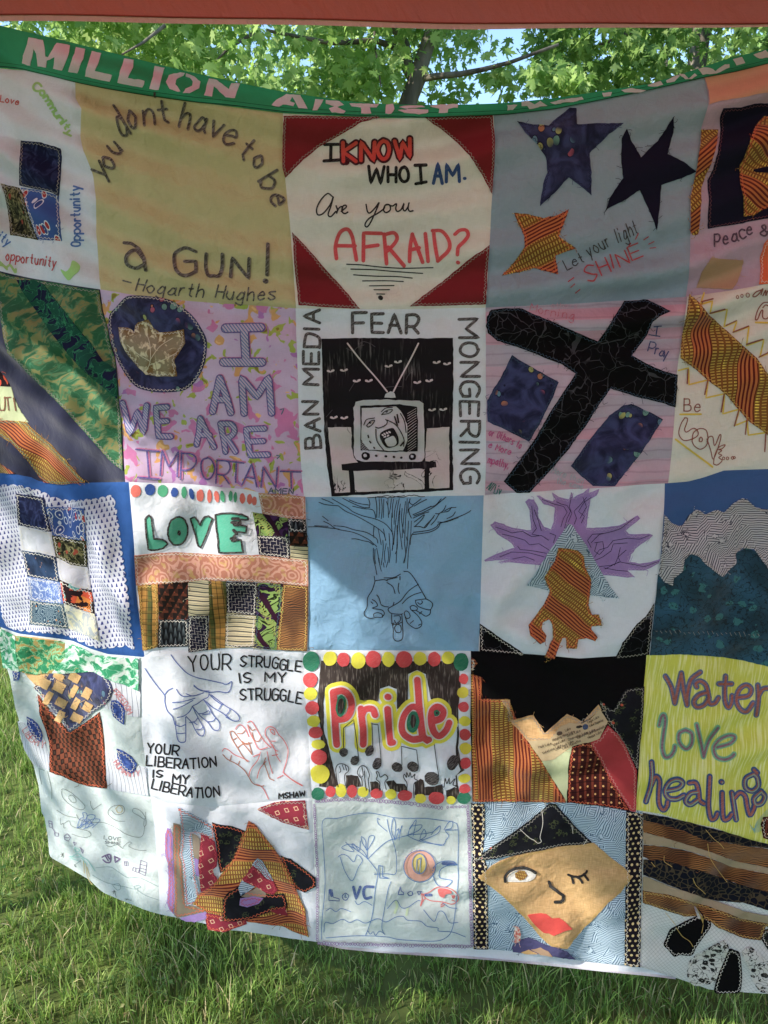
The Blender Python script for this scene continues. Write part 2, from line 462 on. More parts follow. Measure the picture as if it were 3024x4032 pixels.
def _floral(c):
    u, v = c.uv(0, .016, .018)
    base = c.mix(c.noise(u, v, 9, 2).ss(.3, .7), 'c8b0d0', 'c4a4c4')
    n1 = c.noise(u, v, 34, 1, .8); n2 = c.noise(u + 4.0, v + 2.0, 34, 1, .8); n3 = c.noise(u + 9.0, v + 7.0, 46, 1, .6)
    z = c.noise(u + 1.0, v + 3.0, 7, 1)
    x = c.mix(n3.ss(.60, .62), base, 'a2ac4c')
    x = c.mix(n2.ss(.60, .62) * z.gt(.47), x, 'd2985e')
    x = c.mix(n1.ss(.58, .60) * z.lt(.50), x, 'c874a8')
    x = c.mix(n1.ss(.66, .68) * z.gt(.50), x, 'b070b4')
    x = c.mix(n2.ss(.70, .72), x, 'e6b070')
    x = c.mix(n3.ss(.70, .71), x, '8a7a30')
    return x
def _lace(dark):
    def fn(c):
        u, v = c.uv(18, .022, .022)
        n = c.noise(u, v * 2.4, 30, 4, .6); w = ((v + (n - .5) * .05) / .022).fr()
        leaf = n.ss(.42, .55); line = (n - .48).ab().lt(.014)
        l2 = (c.noise(u + 2.0, v * 2.0, 30, 2, .6) - .5).ab().lt(.012)
        if dark == 1: a, b, l = '161d3c', '155040', '2f8a60'
        elif dark == 2: a, b, l = 'd8e0dc', '2c9468', '9fe0c0'
        elif dark == 3: a, b, l = '9c8448', '1f7850', '7fd0a0'
        else: a, b, l = '8a8a58', '2f6848', '4c8a64'
        x = c.mix(leaf, a, b)
        return c.mix((line + l2) * .7, x, l)
    return fn
def _iris(a, b):
    def fn(c):
        u, v = c.uv(0, .004, .02)
        cell = c.sep(c.vor(u, v * .55, 78, 'Color'))[0]
        k = cell * 2.2 - 1.1
        ln = ((u + v * k) / .0042).fr().lt(.38)
        hz = (v / .0038).fr().lt(.36)
        body = c.mix(cell.gt(.45), c.mix(ln, b, a), c.mix(hz, b, a))
        d = c.vor(u + .01, v, 34, rnd=.9); pet = c.noise(u, v, 150, 2)
        fl = (d + (pet - .5) * 1.0).lt(.15); rim = (d + (pet - .5) * 1.0).lt(.22)
        return c.mix(fl, c.mix(rim, body, a), b)
    return fn
def _polka(a, b, P=.0105, r=.24):
    def fn(c):
        u, v = c.uv(0, .001, .02); x = u / P; y = v / P
        sh = y.fl().mod(2) * .5
        dx = (x + sh).fr() - .5; dy = y.fr() - .5
        return c.mix((dx * dx + dy * dy).sq().lt(r), a, b)
    return fn
def _check(c):
    u, v = c.uv(20, .004, .03); x = (u / .0115); y = (v / .0115)
    k = (x.fl() + y.fl()).mod(2)
    ins = (((x.fr() - .5).ab()).mx((y.fr() - .5).ab())).lt(.22)
    z = c.mix(k, '7a3f28', '2e1d1a'); z = c.mix(k * ins, z, '42362c')
    return c.mix(c.noise(u, v, 110, 3).ss(.5, .75) * .4, z, '9a5030')
def _drops(c):
    u, v = c.uv(12, .003, .05); P = .0098; x = u / P; y = v / (P * .95)
    sh = y.fl().mod(2) * .5; dx = (x + sh).fr() - .5; dy = y.fr() - .5
    w = (.16 - dy * .22)
    return c.mix((dx.ab() / w.mx(.02)).lt(1.0) * (dy.ab().lt(.33)), 'd6d8e6', '2b3a84')
def _redsq(c):
    u, v = c.uv(25, .002, .03); P = .021; x = u / P; y = v / P
    sh = y.fl().mod(2) * .5; dx = ((x + sh).fr() - .5).ab(); dy = (y.fr() - .5).ab(); d = dx.mx(dy)
    return c.mix(d.lt(.20) * d.gt(.13), '8c2238', 'd8b090')
def _paisley(c):
    u, v = c.uv(0, .004, .02)
    d = c.vor(u, v, 38, rnd=.9); w = (d * 26.0 + c.noise(u, v, 120, 1) * 4.0).sin()
    x = c.mix(w.ss(-.2, .4), 'a86c58', 'c4907e')
    return c.mix(c.noise(u, v, 70, 2).ss(.55, .65) * .7, x, 'b89858')
def _bluepais(c):
    u, v = c.uv(0, .004, .02); d = c.vor(u, v * .8, 60, rnd=.8); r = c.sep(c.vor(u, v * .8, 60, 'Color'))[0]
    x = c.mix(d.lt(.46), '3458a0', 'd6dce8'); x = c.mix(d.lt(.38), x, c.mix(r.gt(.6), '2c4a90', 'b02a30'))
    return c.mix(d.lt(.12), x, 'e0dce0')
def _camo(c):
    u, v = c.uv(0, .006, .01); n = c.noise(u, v, 75, 3, 1)
    x = c.ramp(n, [(0, '15170f'), (.42, '3c3d28'), (.52, '7c7850'), (.6, '2a2a1c'), (.75, '8c8658')], True)
    return c.mix(c.vor(u, v, 48).lt(.2), x, '8c3a26')
def _plaid(c):
    u, v = c.uv(0, .001, .03)
    x = c.mix(((u / .030).fr()).ss(.3, .5) * ((u / .030).fr()).lt(.75), 'a87a34', '50552e')
    x = c.mix(((v / .02).fr()).lt(.28) * .6, x, '6a5a28')
    return c.mix((((u / .0100).fr()).lt(.14) + ((v / .0100).fr()).lt(.10)) * .7, x, '2c241a')
def _cubes(c):
    u, v = c.uv(0, .001, .03); x = u / .017; y = v / .013; sh = y.fl().mod(2) * .5
    a = ((x + sh).fr()); b = y.fr(); t = (a * .5 + b)
    z = c.mix(t.gt(.75), '5a2c1c', '3a2018'); z = c.mix((a - b * .4).lt(.3), z, '1c1614')
    return c.mix(((a - .6).ab() + (b - .5).ab()).lt(.09), z, '8a3a24')
def _stripes(c):
    u, v = c.uv(2, .003, .04); s = (v / .0078).fr()
    x = c.mix(s.lt(.28), 'c4b894', '4c4c4a')
    return c.mix(s.gt(.5) * s.lt(.62), x, '8c8878')
def _vstripe(c):
    u, v = c.uv(3, .002, .08); return c.mix((u / .0125).fr().lt(.085), 'd6d8e2', '2c3462')
def _darkweave(c):
    u, v = c.uv(0, .002, .02); a = (u / .006).fr().lt(.16) * (v / .015 + (u / .006).fl() * .37).fr().lt(.6)
    b = (v / .006).fr().lt(.16) * (u / .015 + (v / .006).fl() * .37).fr().lt(.6)
    return c.mix((a + b) * .75, '18172a', 'a8a0a0')
def _feather(c):
    u, v = c.uv(0, .002, .02); x = u / .0085; y = v / .02 + (x.fl() * .43)
    tri = ((x.fr() - .5).ab() * 2.0 + y.fr()).lt(1.0)
    return c.mix(tri * (1 - y.fr()) if False else tri * y.fr() * 1.2, '15181c', '5c686e')
def _african(c):
    u, v = c.uv(35, .01, .03); n = c.noise(u, v, 26, 2, 1)
    x = c.ramp(n, [(0, '6f8c48'), (.44, '1c220f'), (.47, '7c9850'), (.51, '24102c'), (.60, '40204c')], True)
    w = ((v / .004) + (n * 6.0).sin()).fr().lt(.4) * ((u / .05).fr().lt(.28))
    x = c.mix(w, x, '8c9048')
    return c.mix(((u / .05).fr() - .42).ab().lt(.10), x, '2c0f24')
def _brownwave(c):
    u, v = c.uv(0, .010, .025); n = c.noise(u, v * .5, 22, 1)
    s = ((v + (n - .5) * .006) / .0032).fr()
    return c.mix(s.lt(.45), c.mix(n.ss(.35, .65), 'a06a2e', '6a3e18'), '24160c')
def _teal(c):
    u, v = c.uv(0, .006, .02); n = c.noise(u, v, 14, 2); d = c.vor(u, v, 40, rnd=.9); p = c.noise(u, v, 90, 2)
    x = c.mix(n.ss(.35, .65), '123848', '1f5570')
    x = c.mix((d + (p - .5) * .5).lt(.27) * .8, x, '2f7478')
    return c.mix((p - .5).ab().lt(.018) * .8, x, '0b2028')
def _yellow(c):
    u, v = c.uv(1); n = c.noise(u * 9.0, v * .35, 40, 3, .2)
    x = c.mix(n.ss(.46, .62), 'd2cc46', 'e6e08c')
    return c.mix(c.noise(u * 8.0 + 3.0, v * .25, 55, 2).ss(.63, .68) * .7, x, 'ece8c8')
def _wood(c):
    u, v = c.uv(2, .002, .05); k = (v / .017).fl()
    s = c.noise(u * .0 + 3.0, k * 1.7, 1.3, 0)
    x = c.ramp(s, [(0, 'c0a0b4'), (.42, 'bca4b8'), (.5, 'b0a2b4'), (.58, 'c494a8')], True)
    g = ((v + (c.noise(u * .5, v, 26, 2) - .5) * .012) / .0028).sin().ss(.8, 1)
    return c.mix(g * .22, x, '5c3a50')
def _leafprint(c):
    u, v = c.uv(0, .01, .01); n = c.noise(u, v, 70, 5, 1.2); z = c.noise(u, v, 26, 1)
    return c.mix(n.ss(.52, .62), c.mix(z.ss(.4, .6), '84643c', '958a70'), 'dcd2b0')
def _tan(c):
    u, v = c.uv(); a = c.noise(u * 12.0, v, 60, 2); b = c.noise(u, v * 12.0, 60, 2)
    return c.mix((a * .5 + b * .5).ss(.38, .66), 'c89e66', 'e0b880')
def _hatchwhite(c):
    u, v = c.uv(40); return c.mix(((u / .0058).fr().lt(.10) + (v / .0058).fr().lt(.10)) * .5, 'd2d2d0', '777a7c')
def _bwflower(c):
    u, v = c.uv(0, .003, .01); d = c.vor(u, v, 70, rnd=.7); p = c.noise(u, v, 170, 2)
    x = c.mix((d + (p - .5) * .5).lt(.38), 'd6d6d2', '262626'); x = c.mix(d.lt(.10), x, '8c8c88'); return c.mix((c.noise(u, v, 90, 1) - .5).ab().lt(.02), x, '4c4c48')
def _streakblack(c):
    u, v = c.uv(0); n = c.noise(u * 10.0, v, 30, 4); m = c.noise(u, v, 14, 2)
    return c.mix((n.ss(.5, .85) * m.ss(.45, .7)) * .55, '1f1d22', 'cfc8cc')
def _marker(c):
    u, v = c.uv(0); n = c.noise(u * 8.0, v, 40, 3); return c.mix(n.ss(.5, .75) * .5, '38302e', 'a89c94')
def _swirl(c):
    u, v = c.uv(0, .003, .02); d = c.vor(u, v, 62, rnd=.7); w = (d * 34.0).sin()
    x = c.mix(w.gt(.55) * .7, '1e3a50', '9ab0b8'); return c.mix(c.vor(u + .3, v, 50).lt(.11), x, 'c08040')
def _ltfloral(c):
    u, v = c.uv(0, .008, .01); n = c.noise(u, v, 80, 3, 1); return c.mix((n - .5).ab().lt(.03), '5c78b8', 'c8d2e8')
def _brightfl(c):
    u, v = c.uv(0, .006, .02); d = c.vor(u, v, 34, rnd=.6); r = c.sep(c.vor(u, v, 34, 'Color'))[0]; p = c.noise(u, v, 140, 2)
    col = c.ramp(r, [(0, 'd8481c'), (.5, '58a8a8'), (.7, 'e08020'), (.88, '7c4c98')], True)
    x = c.mix((d + (p - .5) * .4).lt(.46), '2a1a20', col); return c.mix(d.lt(.12), x, 'f0d070')
def _palefl(c):
    u, v = c.uv(0, .008, .012); n = c.noise(u, v, 60, 3, 1); return c.mix(n.ss(.45, .58), 'aab4bc', 'dcd8bc')
def _dots(c):
    u, v = c.uv(0); return c.mix(c.vor(u, v, 85).lt(.14), c.mix(c.noise(u, v, 30, 3).ss(.3, .7), '16243c', '2c4468'), 'c08868')
def _lilac(c):
    u, v = c.uv(0); return c.mix(c.noise(u, v, 30, 2), 'a98cc8', '9474b8')
def _reddot(c):
    u, v = c.uv(0, .001, .05); x = u / .0145; y = v / .0145; dx = x.fr() - .5; dy = y.fr() - .5
    z = c.mix((x.fr()).lt(.3) * .6, '3c1616', '8a3a22'); z = c.mix((y.fr()).lt(.12) * .7, z, '1e0c0e')
    return c.mix((dx * dx + dy * dy).sq().lt(.13), z, 'dca868')
def _stardark(c):
    u, v = c.uv(0, .004, .01); d = c.vor(u, v, 90, 'Distance', 'DISTANCE_TO_EDGE'); return c.mix(d.lt(.06) * .6, '101420', '5c5038')
M = dict(
 white=cloth('white_cotton', 'd2d4de', .28, crumple=.65), warmwhite=cloth('cream_cotton', 'd8d0c6', .28, crumple=.8), cool=cloth('off_white_sheet', 'cad2d2', .28, crumple=.9),
 ochre=cloth('ochre_cotton', 'beb284', .2, crumple=1.0), slate=cloth('slate_blue_cotton', '8898a8', .2, crumple=1.1), mauve=cloth('mauve_cotton', 'b094a8', .22, crumple=1.0),
 peach=cloth('peach_cotton', 'd49c80', .25), beige=cloth('beige_cotton', 'b49478', .2), orange=cloth('orange_cotton', 'e0622a', .25),
 maroon=cloth('maroon_cotton', '7c1420', .15), green=cloth('green_banner_cotton', '2c9468', .45), pinkpaint=cloth('pale_pink_letter_cotton', 'e4d0e0', .25),
 batik=cloth('navy_batik', _batik, .15, sheen=.3, crumple=.8), navy=cloth('dark_navy_cotton', _navy, .1), navyplain=cloth('plain_navy_cotton', '1d2342', .12, sheen=.4), deepnavy=cloth('deep_navy_felt', '14142a', .05),
 blackthread=cloth('black_veined_cotton', _blackthread, .03), black=cloth('black_cotton', '08080b', .02), berries=cloth('black_berry_print', _berries, .05),
 floral=cloth('lilac_floral_print', _floral, .28, crumple=.5), lace=cloth('green_lace_on_tan', _lace(0), .22), lacedark=cloth('green_lace_on_navy', _lace(1), .1), lacewhite=cloth('green_lace_on_white', _lace(2), .25, crumple=.8), lacebrown=cloth('green_lace_on_brown', _lace(3), .15, crumple=.8),
 iris=cloth('blue_iris_print', _iris('40607c', 'b8ccdc'), .2), irisgrey=cloth('grey_iris_print', _iris('3c4254', 'bcc0c8'), .15), polka=cloth('dark_polka_print', _polka('1b1620', 'd8c088'), .05),
 check=cloth('brown_check_print', _check, .15), drops=cloth('blue_drop_print', _drops, .28), blue=cloth('royal_blue_cotton', '1f549c', .3, crumple=.5), redsq=cloth('crimson_square_print', _redsq, .15),
 paisley=cloth('pink_paisley_print', _paisley, .15), bluepais=cloth('blue_paisley_print', _bluepais, .2), camo=cloth('olive_leaf_print', _camo, .12), plaid=cloth('mustard_plaid', _plaid, .12),
 cubes=cloth('brown_cube_print', _cubes, .1), stripes=cloth('cream_ticking_stripe', _stripes, .18), vstripe=cloth('white_blue_pinstripe', _vstripe, .28), darkweave=cloth('dark_thread_print', _darkweave, .08),
 feather=cloth('grey_feather_print', _feather, .08), african=cloth('green_purple_wax_print', _african, .12), brownwave=cloth('brown_ripple_print', _brownwave, .1, sheen=.3), teal=cloth('teal_brocade', _teal, .1, sheen=.4, crumple=.7),
 yellow=cloth('yellow_streaked_cotton', _yellow, .3), wood=cloth('pink_woodgrain_print', _wood, .22, crumple=.8), leafp=cloth('brown_leaf_print', _leafprint, .15), tan=cloth('tan_linen', _tan, .2, crumple=.7),
 hatchw=cloth('white_lattice_print', _hatchwhite, .25), bwfl=cloth('white_black_flower_print', _bwflower, .25), tvblack=cloth('black_block_print', _streakblack, .1), marker=cloth('black_marker_fill', _marker, .12),
 swirl=cloth('teal_swirl_print', _swirl, .12), ltfl=cloth('light_blue_flower_print', _ltfloral, .2), bright=cloth('red_flower_print', _brightfl, .2), palefl=cloth('pale_leaf_print', _palefl, .25), dots=cloth('navy_dot_print', _dots, .12),
 lilac=cloth('lilac_cotton', _lilac, .25), reddot=cloth('dark_red_dot_check', _reddot, .1), stardark=cloth('dark_star_print', _stardark, .05), ltblue=cloth('pale_blue_cotton', '7ea6c8', .28, crumple=.9),
 teal_ink=INK('4aa892', .1), palegreen=cloth('pale_green_cotton', 'c4cfa4', .25), red=cloth('red_cotton', 'b43038', .2), taupe=cloth('taupe_satin', '857866', .1, rough=.55, spec=.4), lip=cloth('scarlet_felt', 'dc4038', .1),
 burgundy=cloth('burgundy_dot_print', _reddot, .1), grey=cloth('cream_selvage', 'a8987c', .2, crumple=.9))
INKW = INK('d6ccd4', 0)
# ================================================================ THE QUILT
root = bpy.data.objects.new('quilt', None); COL.objects.link(root); root.location = (0, 0, 0)
root['label'] = 'patchwork quilt of hand-decorated squares under a green lettered banner, hung below the red canopy edge'
root['category'] = 'quilt'
def pl(s): return pts(s)
HS = [pl("-260,215 0,265 96,274 295,319 422,344 603,374 784,401 1000,428 1121,443 1356,455 1500,461 1663,461 1814,455 2000,445 2185,426 2321,401 2457,373 2617,339 2772,302 2895,278 3024,247 3300,160"),
 pl("-260,1010 0,1068 134,1097 285,1124 393,1140 625,1173 842,1195 1163,1216 1534,1219 1911,1213 2280,1195 2551,1176 2700,1165 2866,1142 3024,1117 3300,1060"),
 pl("-260,1835 0,1861 63,1868 123,1879 148,1893 212,1907 300,1903 388,1900 490,1899 668,1903 809,1913 950,1925 1021,1941 1202,1956 1537,1959 1907,1950 2189,1931 2622,1905 2711,1898 2768,1883 2851,1854 3024,1848 3300,1835"),
 pl("-150,2440 0,2471 71,2496 176,2510 282,2524 353,2556 423,2577 566,2589 600,2562 743,2562 894,2550 1091,2559 1211,2561 1888,2564 2067,2577 2283,2593 2545,2580 2692,2575 2844,2587 2920,2598 3024,2625 3300,2690"),
 pl("60,2960 125,3000 198,3038 299,3079 422,3105 588,3136 650,3161 824,3180 1019,3161 1226,3143 1428,3138 1561,3144 1695,3158 1858,3156 2049,3154 2223,3157 2507,3192 2601,3208 2707,3240 2813,3261 2911,3299 3007,3321 3024,3334 3300,3420"),
 pl("150,3310 186,3350 197,3378 260,3413 347,3465 400,3514 470,3545 574,3587 627,3602 690,3615 812,3641 864,3662 960,3670 1124,3695 1244,3711 1495,3721 1864,3736 2035,3748 2223,3778 2521,3810 2653,3850 2795,3900 3024,3916 3300,3940")]
VS = [
 [pl("-200,230 -190,1040"), pl("293,320 297,385 317,422 313,528 325,593 362,687 374,768 376,910 385,1032 393,1140"), pl("1114,443 1111,563 1122,704 1141,888 1154,1051 1165,1216"), pl("1944,449 1949,563 1938,769 1927,970 1912,1213"), pl("2773,302 2790,365 2790,419 2763,506 2746,680 2719,761 2719,951 2714,1093 2700,1165"), pl("3240,180 3220,1070")],
 [pl("-180,1030 -120,1850"), pl("391,1141 403,1221 425,1294 431,1343 452,1404 460,1457 466,1559 476,1652 484,1803 490,1899"), pl("1163,1216 1170,1434 1175,1636 1185,1839 1195,1955"), pl("1912,1214 1914,1566 1911,1950"), pl("2706,1164 2695,1269 2676,1402 2665,1497 2657,1629 2646,1781 2632,1904"), pl("3220,1070 3180,1840")],
 [pl("-110,1850 -60,2460"), pl("504,1900 511,1981 525,2140 536,2309 550,2457 566,2589"), pl("1201,1956 1209,2108 1216,2309 1211,2561"), pl("1906,1950 1898,2198 1889,2421 1886,2563"), pl("2618,1905 2612,2086 2593,2276 2576,2408 2559,2579"), pl("3190,1840 3120,2650")],
 [pl("0,2472 4,2507 11,2571 22,2627 37,2672 56,2776 71,2832 86,2907 97,2952 125,3000"), pl("555,2589 553,2739 557,2888 576,3038 588,3136"), pl("1195,2562 1200,2743 1214,2921 1229,3144"), pl("1854,2566 1854,2832 1859,3156"), pl("2545,2582 2534,2732 2520,2943 2504,3190"), pl("3130,2650 3080,3350")],
 [pl("125,3000 149,3094 161,3200 172,3217 186,3297 190,3350"), pl("588,3136 597,3175 609,3315 620,3402 625,3524 627,3602"), pl("1228,3144 1236,3373 1244,3542 1244,3711"), pl("1855,3158 1864,3736"), pl("2531,3197 2526,3449 2520,3810"), pl("3090,3350 3060,3918")]]
def bpoly(r, c):
    Lf, Rt = VS[r][c], VS[r][c + 1]; t, b = HS[r], HS[r + 1]
    def edge(h, x0, x1):
        x = np.concatenate([[x0], np.arange(math.ceil(x0 / 15) * 15 + 1, x1 - 4, 15), [x1]])
        return np.stack([x, np.interp(x, h[:, 0], h[:, 1])], 1)
    def clipv(v, y0, y1):
        y = np.linspace(y0, y1, 40); return np.stack([np.interp(y, v[:, 1], v[:, 0]), y], 1)[1:-1]
    xt0, xt1 = Lf[0, 0], Rt[0, 0]; xb0, xb1 = Lf[-1, 0], Rt[-1, 0]
    T_ = edge(t, xt0, xt1); B_ = edge(b, xb0, xb1)
    return np.vstack([T_, clipv(Rt, T_[-1, 1], B_[-1, 1]), B_[::-1], clipv(Lf, T_[0, 1], B_[0, 1])[::-1]])
def block(r, c, m, label):
    global GMAX
    GMAX = 7.5 if c == 0 else 11.0
    o = fill('quilt_block', root, bpoly(r, c), m, 0.0, g=12, skirt=False, pillow=0.0018)
    o['label'] = label
    return o
TW = thread('d8d4cc'); TD = thread('3a5068'); TO = thread('d86038'); TK = thread('181818'); TY = thread('c8a858'); TG = thread('9c9a94')

# ---------------------------------------------------------------- banner and bottom hem
GREEN = pl("-260,40 0,102 181,145 362,187 542,232 723,277 844,304 1000,338 1121,362 1362,398 1542,413 1693,416 1844,413 2000,404 2185,386 2370,358 2556,330 2648,302 2741,272 2864,231 3024,191 3300,100")
low = HS[0].copy(); low[:, 1] += 3
banner = fill('banner', root, np.vstack([GREEN, low[::-1]]), M['green'], LAY * 1.2, g=11)
banner['label'] = 'green banner strip with pink painted capital letters'
# the stitched fold under the banner
S_ = Strip(); S_.add(HS[0] + [0, 1], 3.0, LAY * 2.4, cap=False); S_.add(HS[0] - [0, 14], 1.6, LAY * 2, cap=False); o = S_.build('seam_stitching', thread('10402c'), banner)
L3 = lambda nm, s, lab=None: patch(nm, banner, s, M['pinkpaint'], 2.6)
frame(0, 0, 1.659)
for s in ("195,250 285,270 300,330 305,370 325,375 375,290 460,305 450,370 410,458 355,445 365,375 315,395 308,440 255,430 245,350 228,320 205,430 152,415 160,360 185,290",
          "500,318 562,325 545,390 510,475 450,465 475,400", "605,340 667,350 650,410 625,465 740,490 722,528 560,495 575,440",
          "820,383 880,392 868,450 840,510 950,535 935,568 775,535 790,470", "1015,428 1080,440 1060,500 1040,588 980,578 1000,510",
          "1180,470 1210,475 1200,500 1150,530 1145,560 1180,600 1165,605 1110,585 1085,545 1105,500", "1220,478 1270,495 1312,540 1300,585 1240,615 1195,612 1215,590 1255,570 1262,540 1240,510 1215,505",
          "1365,510 1420,518 1500,590 1515,540 1570,543 1535,650 1475,645 1400,570 1385,640 1335,632"): L3('letter', s)
frame(1000, 0, 1.659)
for s in ("218,615 262,618 235,668 268,680 260,698 190,690 165,705 115,695 150,660", "245,618 305,620 352,718 292,712", "400,648 455,652 415,730 385,728",
          "470,655 560,662 590,690 545,705 600,735 590,748 510,742 490,715 530,700 470,680", "625,678 815,685 800,708 755,708 765,750 700,748 700,708 640,702",
          "862,690 910,685 920,720 900,752 858,748", "950,708 1000,698 1100,700 1120,708 1010,715 1000,722 1140,725 1140,740 1080,750 985,745 945,728 1010,725",
          "1150,705 1200,695 1335,688 1330,705 1270,715 1265,738 1205,740 1210,715"): L3('letter', s)
frame(2000, 0, 1.6201)
for s in ("-5,665 60,665 30,695 -5,697", "85,650 130,640 170,665 205,640 250,672 205,675 150,690 135,688 120,670 85,672", "270,650 350,630 390,640 450,640 420,648 360,650 330,655 300,662",
          "360,628 470,618 480,632 440,640 410,652", "600,592 662,585 655,612 610,618", "720,572 790,560 830,568 880,575 845,588 790,590 745,590", "890,540 970,515 985,540 950,550 890,548",
          "1005,512 1080,478 1095,480 1060,520 1010,530", "1085,470 1120,470 1150,500 1190,465 1205,480 1170,500 1130,505", "1210,440 1250,430 1290,430 1320,450 1380,410 1410,405 1410,425 1330,465 1240,472",
          "1432,375 1490,360 1510,395 1455,412", "1560,345 1640,318 1659,335 1659,360 1600,368"): L3('letter', s)
S_ = pl("1250,3716 1350,3737 1500,3752 1650,3762 1800,3771 1988,3785 2176,3804 2364,3825 2580,3846 2660,3856")
up = pl("1250,3700 1500,3706 1860,3722 2040,3734 2230,3762 2520,3798 2660,3846")
hem = fill('bottom_hem', root, np.vstack([up, S_[::-1]]), M['ltblue'] if False else M['white'], -0.006, g=10)
hem['label'] = 'white rolled hem hanging behind the lower edge'

# ---------------------------------------------------------------- ROW 1
b = block(0, 0, M['white'], 'white square with four small patches and the words opportunity in red and blue marker')
frame(0, 300, 2.4575)
patch('fabric_patch', b, "-100,560 0,580 205,622 192,800 190,1060 20,1042 -100,1020", M['white'])
patch('fabric_patch', b, "205,620 400,640 590,700 602,780 588,1000 572,1160 500,1120 190,1062 193,800", M['navy'], 1.4, TG)
patch('fabric_patch', b, "206,1080 380,1100 572,1160 572,1300 600,1595 370,1580 318,1450 255,1250 225,1150", M['bluepais'], 1.1, TW, fray=10)
patch('fabric_patch', b, "12,1042 190,1083 225,1150 255,1255 315,1440 372,1585 105,1540 82,1300 50,1150", M['camo'], 1.2, TG)
patch('fabric_patch', b, "-100,1040 15,1045 82,1300 105,1535 -100,1500", M['cool'])
ink('lettering', b, TXT('Community', "318,120 400,170 480,290 560,420 640,520 655,600", 70, 60, gap=.1), 22, INK('9cc878', .1), 1)
ink('lettering', b, TXT('Opportunity', "778,1645 780,1400 775,1200 772,1060", 88), 17, INK('2f64b0'), 1)
ink('lettering', b, TXT('opportunity', "55,1775 200,1800 380,1820 545,1850", 88), 12, INK('b82c34'), 1)
ink('lettering', b, TXT('Love', "5,250 90,262 185,285", 62), 11, INK('b8403c'), 1)
ink('lettering', b, TXT('unity', "-120,1520 -20,1570 80,1645", 80), 14, INK('2f64b0'), 1)
ink('lettering', b, "~0,1800 60,1850 100,1830 150,1900 155,1870|~-60,1850 20,1830 70,1870", 22, INK('9cc878', .1), 1)
patch('painted_blot', b, "590,1870 640,1890 680,1850 700,1790 740,1800 775,1840 760,1890 715,1930 670,1975 630,1940", INK('a4d880', .1), 1, sm=True)

b = block(0, 1, M['ochre'], 'ochre square lettered you don\'t have to be a GUN in dark marker')
frame(300, 300, 1.8433)
DK = INK('4a4440', .45)
big = []
for a in (('y', 205, 690, 95, 150, 48), ('o', 235, 622, 70, 90, 45), ('u', 285, 522, 75, 88, 38), ('d', 312, 322, 72, 235, 33), ('o', 408, 314, 62, 112, 12), ('n', 535, 298, 90, 105, 4), ("'", 582, 165, 20, 90, 0), ('t', 645, 255, 90, 170, 6),
          ('h', 805, 290, 80, 180, -14), ('a', 905, 350, 85, 110, -15), ('v', 1025, 392, 95, 110, -18), ('e', 1125, 447, 95, 115, -18), ('t', 1255, 535, 85, 160, -38), ('o', 1325, 620, 75, 82, -35), ('b', 1415, 758, 90, 165, -58), ('e', 1458, 905, 85, 90, -72)): big += GL(*a)
ink('lettering', b, big, 17, DK, 1.2)
ink('lettering', b, [q + [4, 5] for q in big], 21, INK('857860', .2), 1)
g = [pts("350,1212 400,1215 450,1250 490,1320 505,1405"), smooth(pts("490,1330 430,1265 370,1300 370,1360 430,1390 485,1370"))] + GL('G', 790, 1345, 150, 195) + GL('U', 1000, 1368, 115, 160, -3) + GL('N', 1192, 1392, 130, 150, -3)
g += [pts("1390,1220 1385,1440")]
ink('lettering', b, g, 23, DK, 1.2); ink('lettering', b, [q + [8, 4] for q in g], 22, INK('857860', .2), 1)
ink('lettering', b, [pts("1374,1488 1378,1490")], 40, DK, 1.3)
ink('lettering', b, TXT('Hogarth', "432,1555 600,1580 930,1600", 88, slant=.18) + TXT('Hughes', "1012,1605 1200,1625 1450,1622", 88, slant=.15) + [pts("342,1485 400,1500")], 12, DK, 1)

b = block(0, 2, M['warmwhite'], 'cream square with four dark red corners asking Are you AFRAID?')
frame(1100, 400, 1.8433)
for s in ("32,105 200,105 400,112 730,116 600,150 480,220 300,320 180,420 45,550 24,480 24,300", "1055,115 1300,100 1548,95 1565,300 1562,400 1545,672 1470,530 1380,390 1290,300 1180,200",
          "95,950 200,1060 330,1210 450,1340 585,1505 300,1490 140,1475 110,1200", "1525,1045 1510,1250 1500,1470 1200,1480 945,1485 1180,1310 1380,1140"): patch('corner_patch', b, s, M['maroon'], 1.3, TG)
BK = INK('1c1a1c', .1); BL = INK('1f4688', .1); RD = INK('d0404a', .12)
ink('lettering', b, "330,310 430,308|375,312 373,430|325,435 435,428", 24, BK)
kn = GL('K', 510, 368, 95, 150) + GL('N', 640, 362, 95, 145) + GL('O', 757, 355, 85, 145) + GL('W', 903, 345, 110, 145, 8)
kn.append(pts("480,320 485,440"))
ink('lettering', b, kn, 54, INK('4c1420', .1), 1); ink('lettering', b, [q for q in kn[:-1]], 27, INK('d83a2c', .05), 1.8)
ink('lettering', b, GL('W', 705, 532, 110, 115, -2) + GL('H', 818, 530, 60, 100) + GL('O', 905, 528, 65, 100) + [pts("985,465 1065,462"), pts("1022,465 1030,590"), pts("990,594 1065,580")], 23, BK)
ink('lettering', b, GL('A', 1150, 522, 65, 140) + GL('M', 1257, 518, 90, 125, 3) + [pts("1343,556 1347,556")], 24, BL)
ink('lettering', b, "~385,690 350,668 300,720 272,780 280,822 320,812 370,750 392,690 375,760 355,820 375,835 410,800|~412,760 422,790 415,815 430,780 450,765 460,775|~450,800 485,770 480,755 460,765 455,800 475,815 497,805|~630,750 640,800 660,810 700,770 725,735 700,800 660,880 635,908 622,890 650,850 720,810 760,780 768,757 800,755 805,790 775,808 757,790 768,757 790,750 820,762 850,745 845,780 857,800 885,785 905,742 898,780 912,796 932,770 942,735 935,775 945,798 970,795", 11, INK('2a2828', .1))
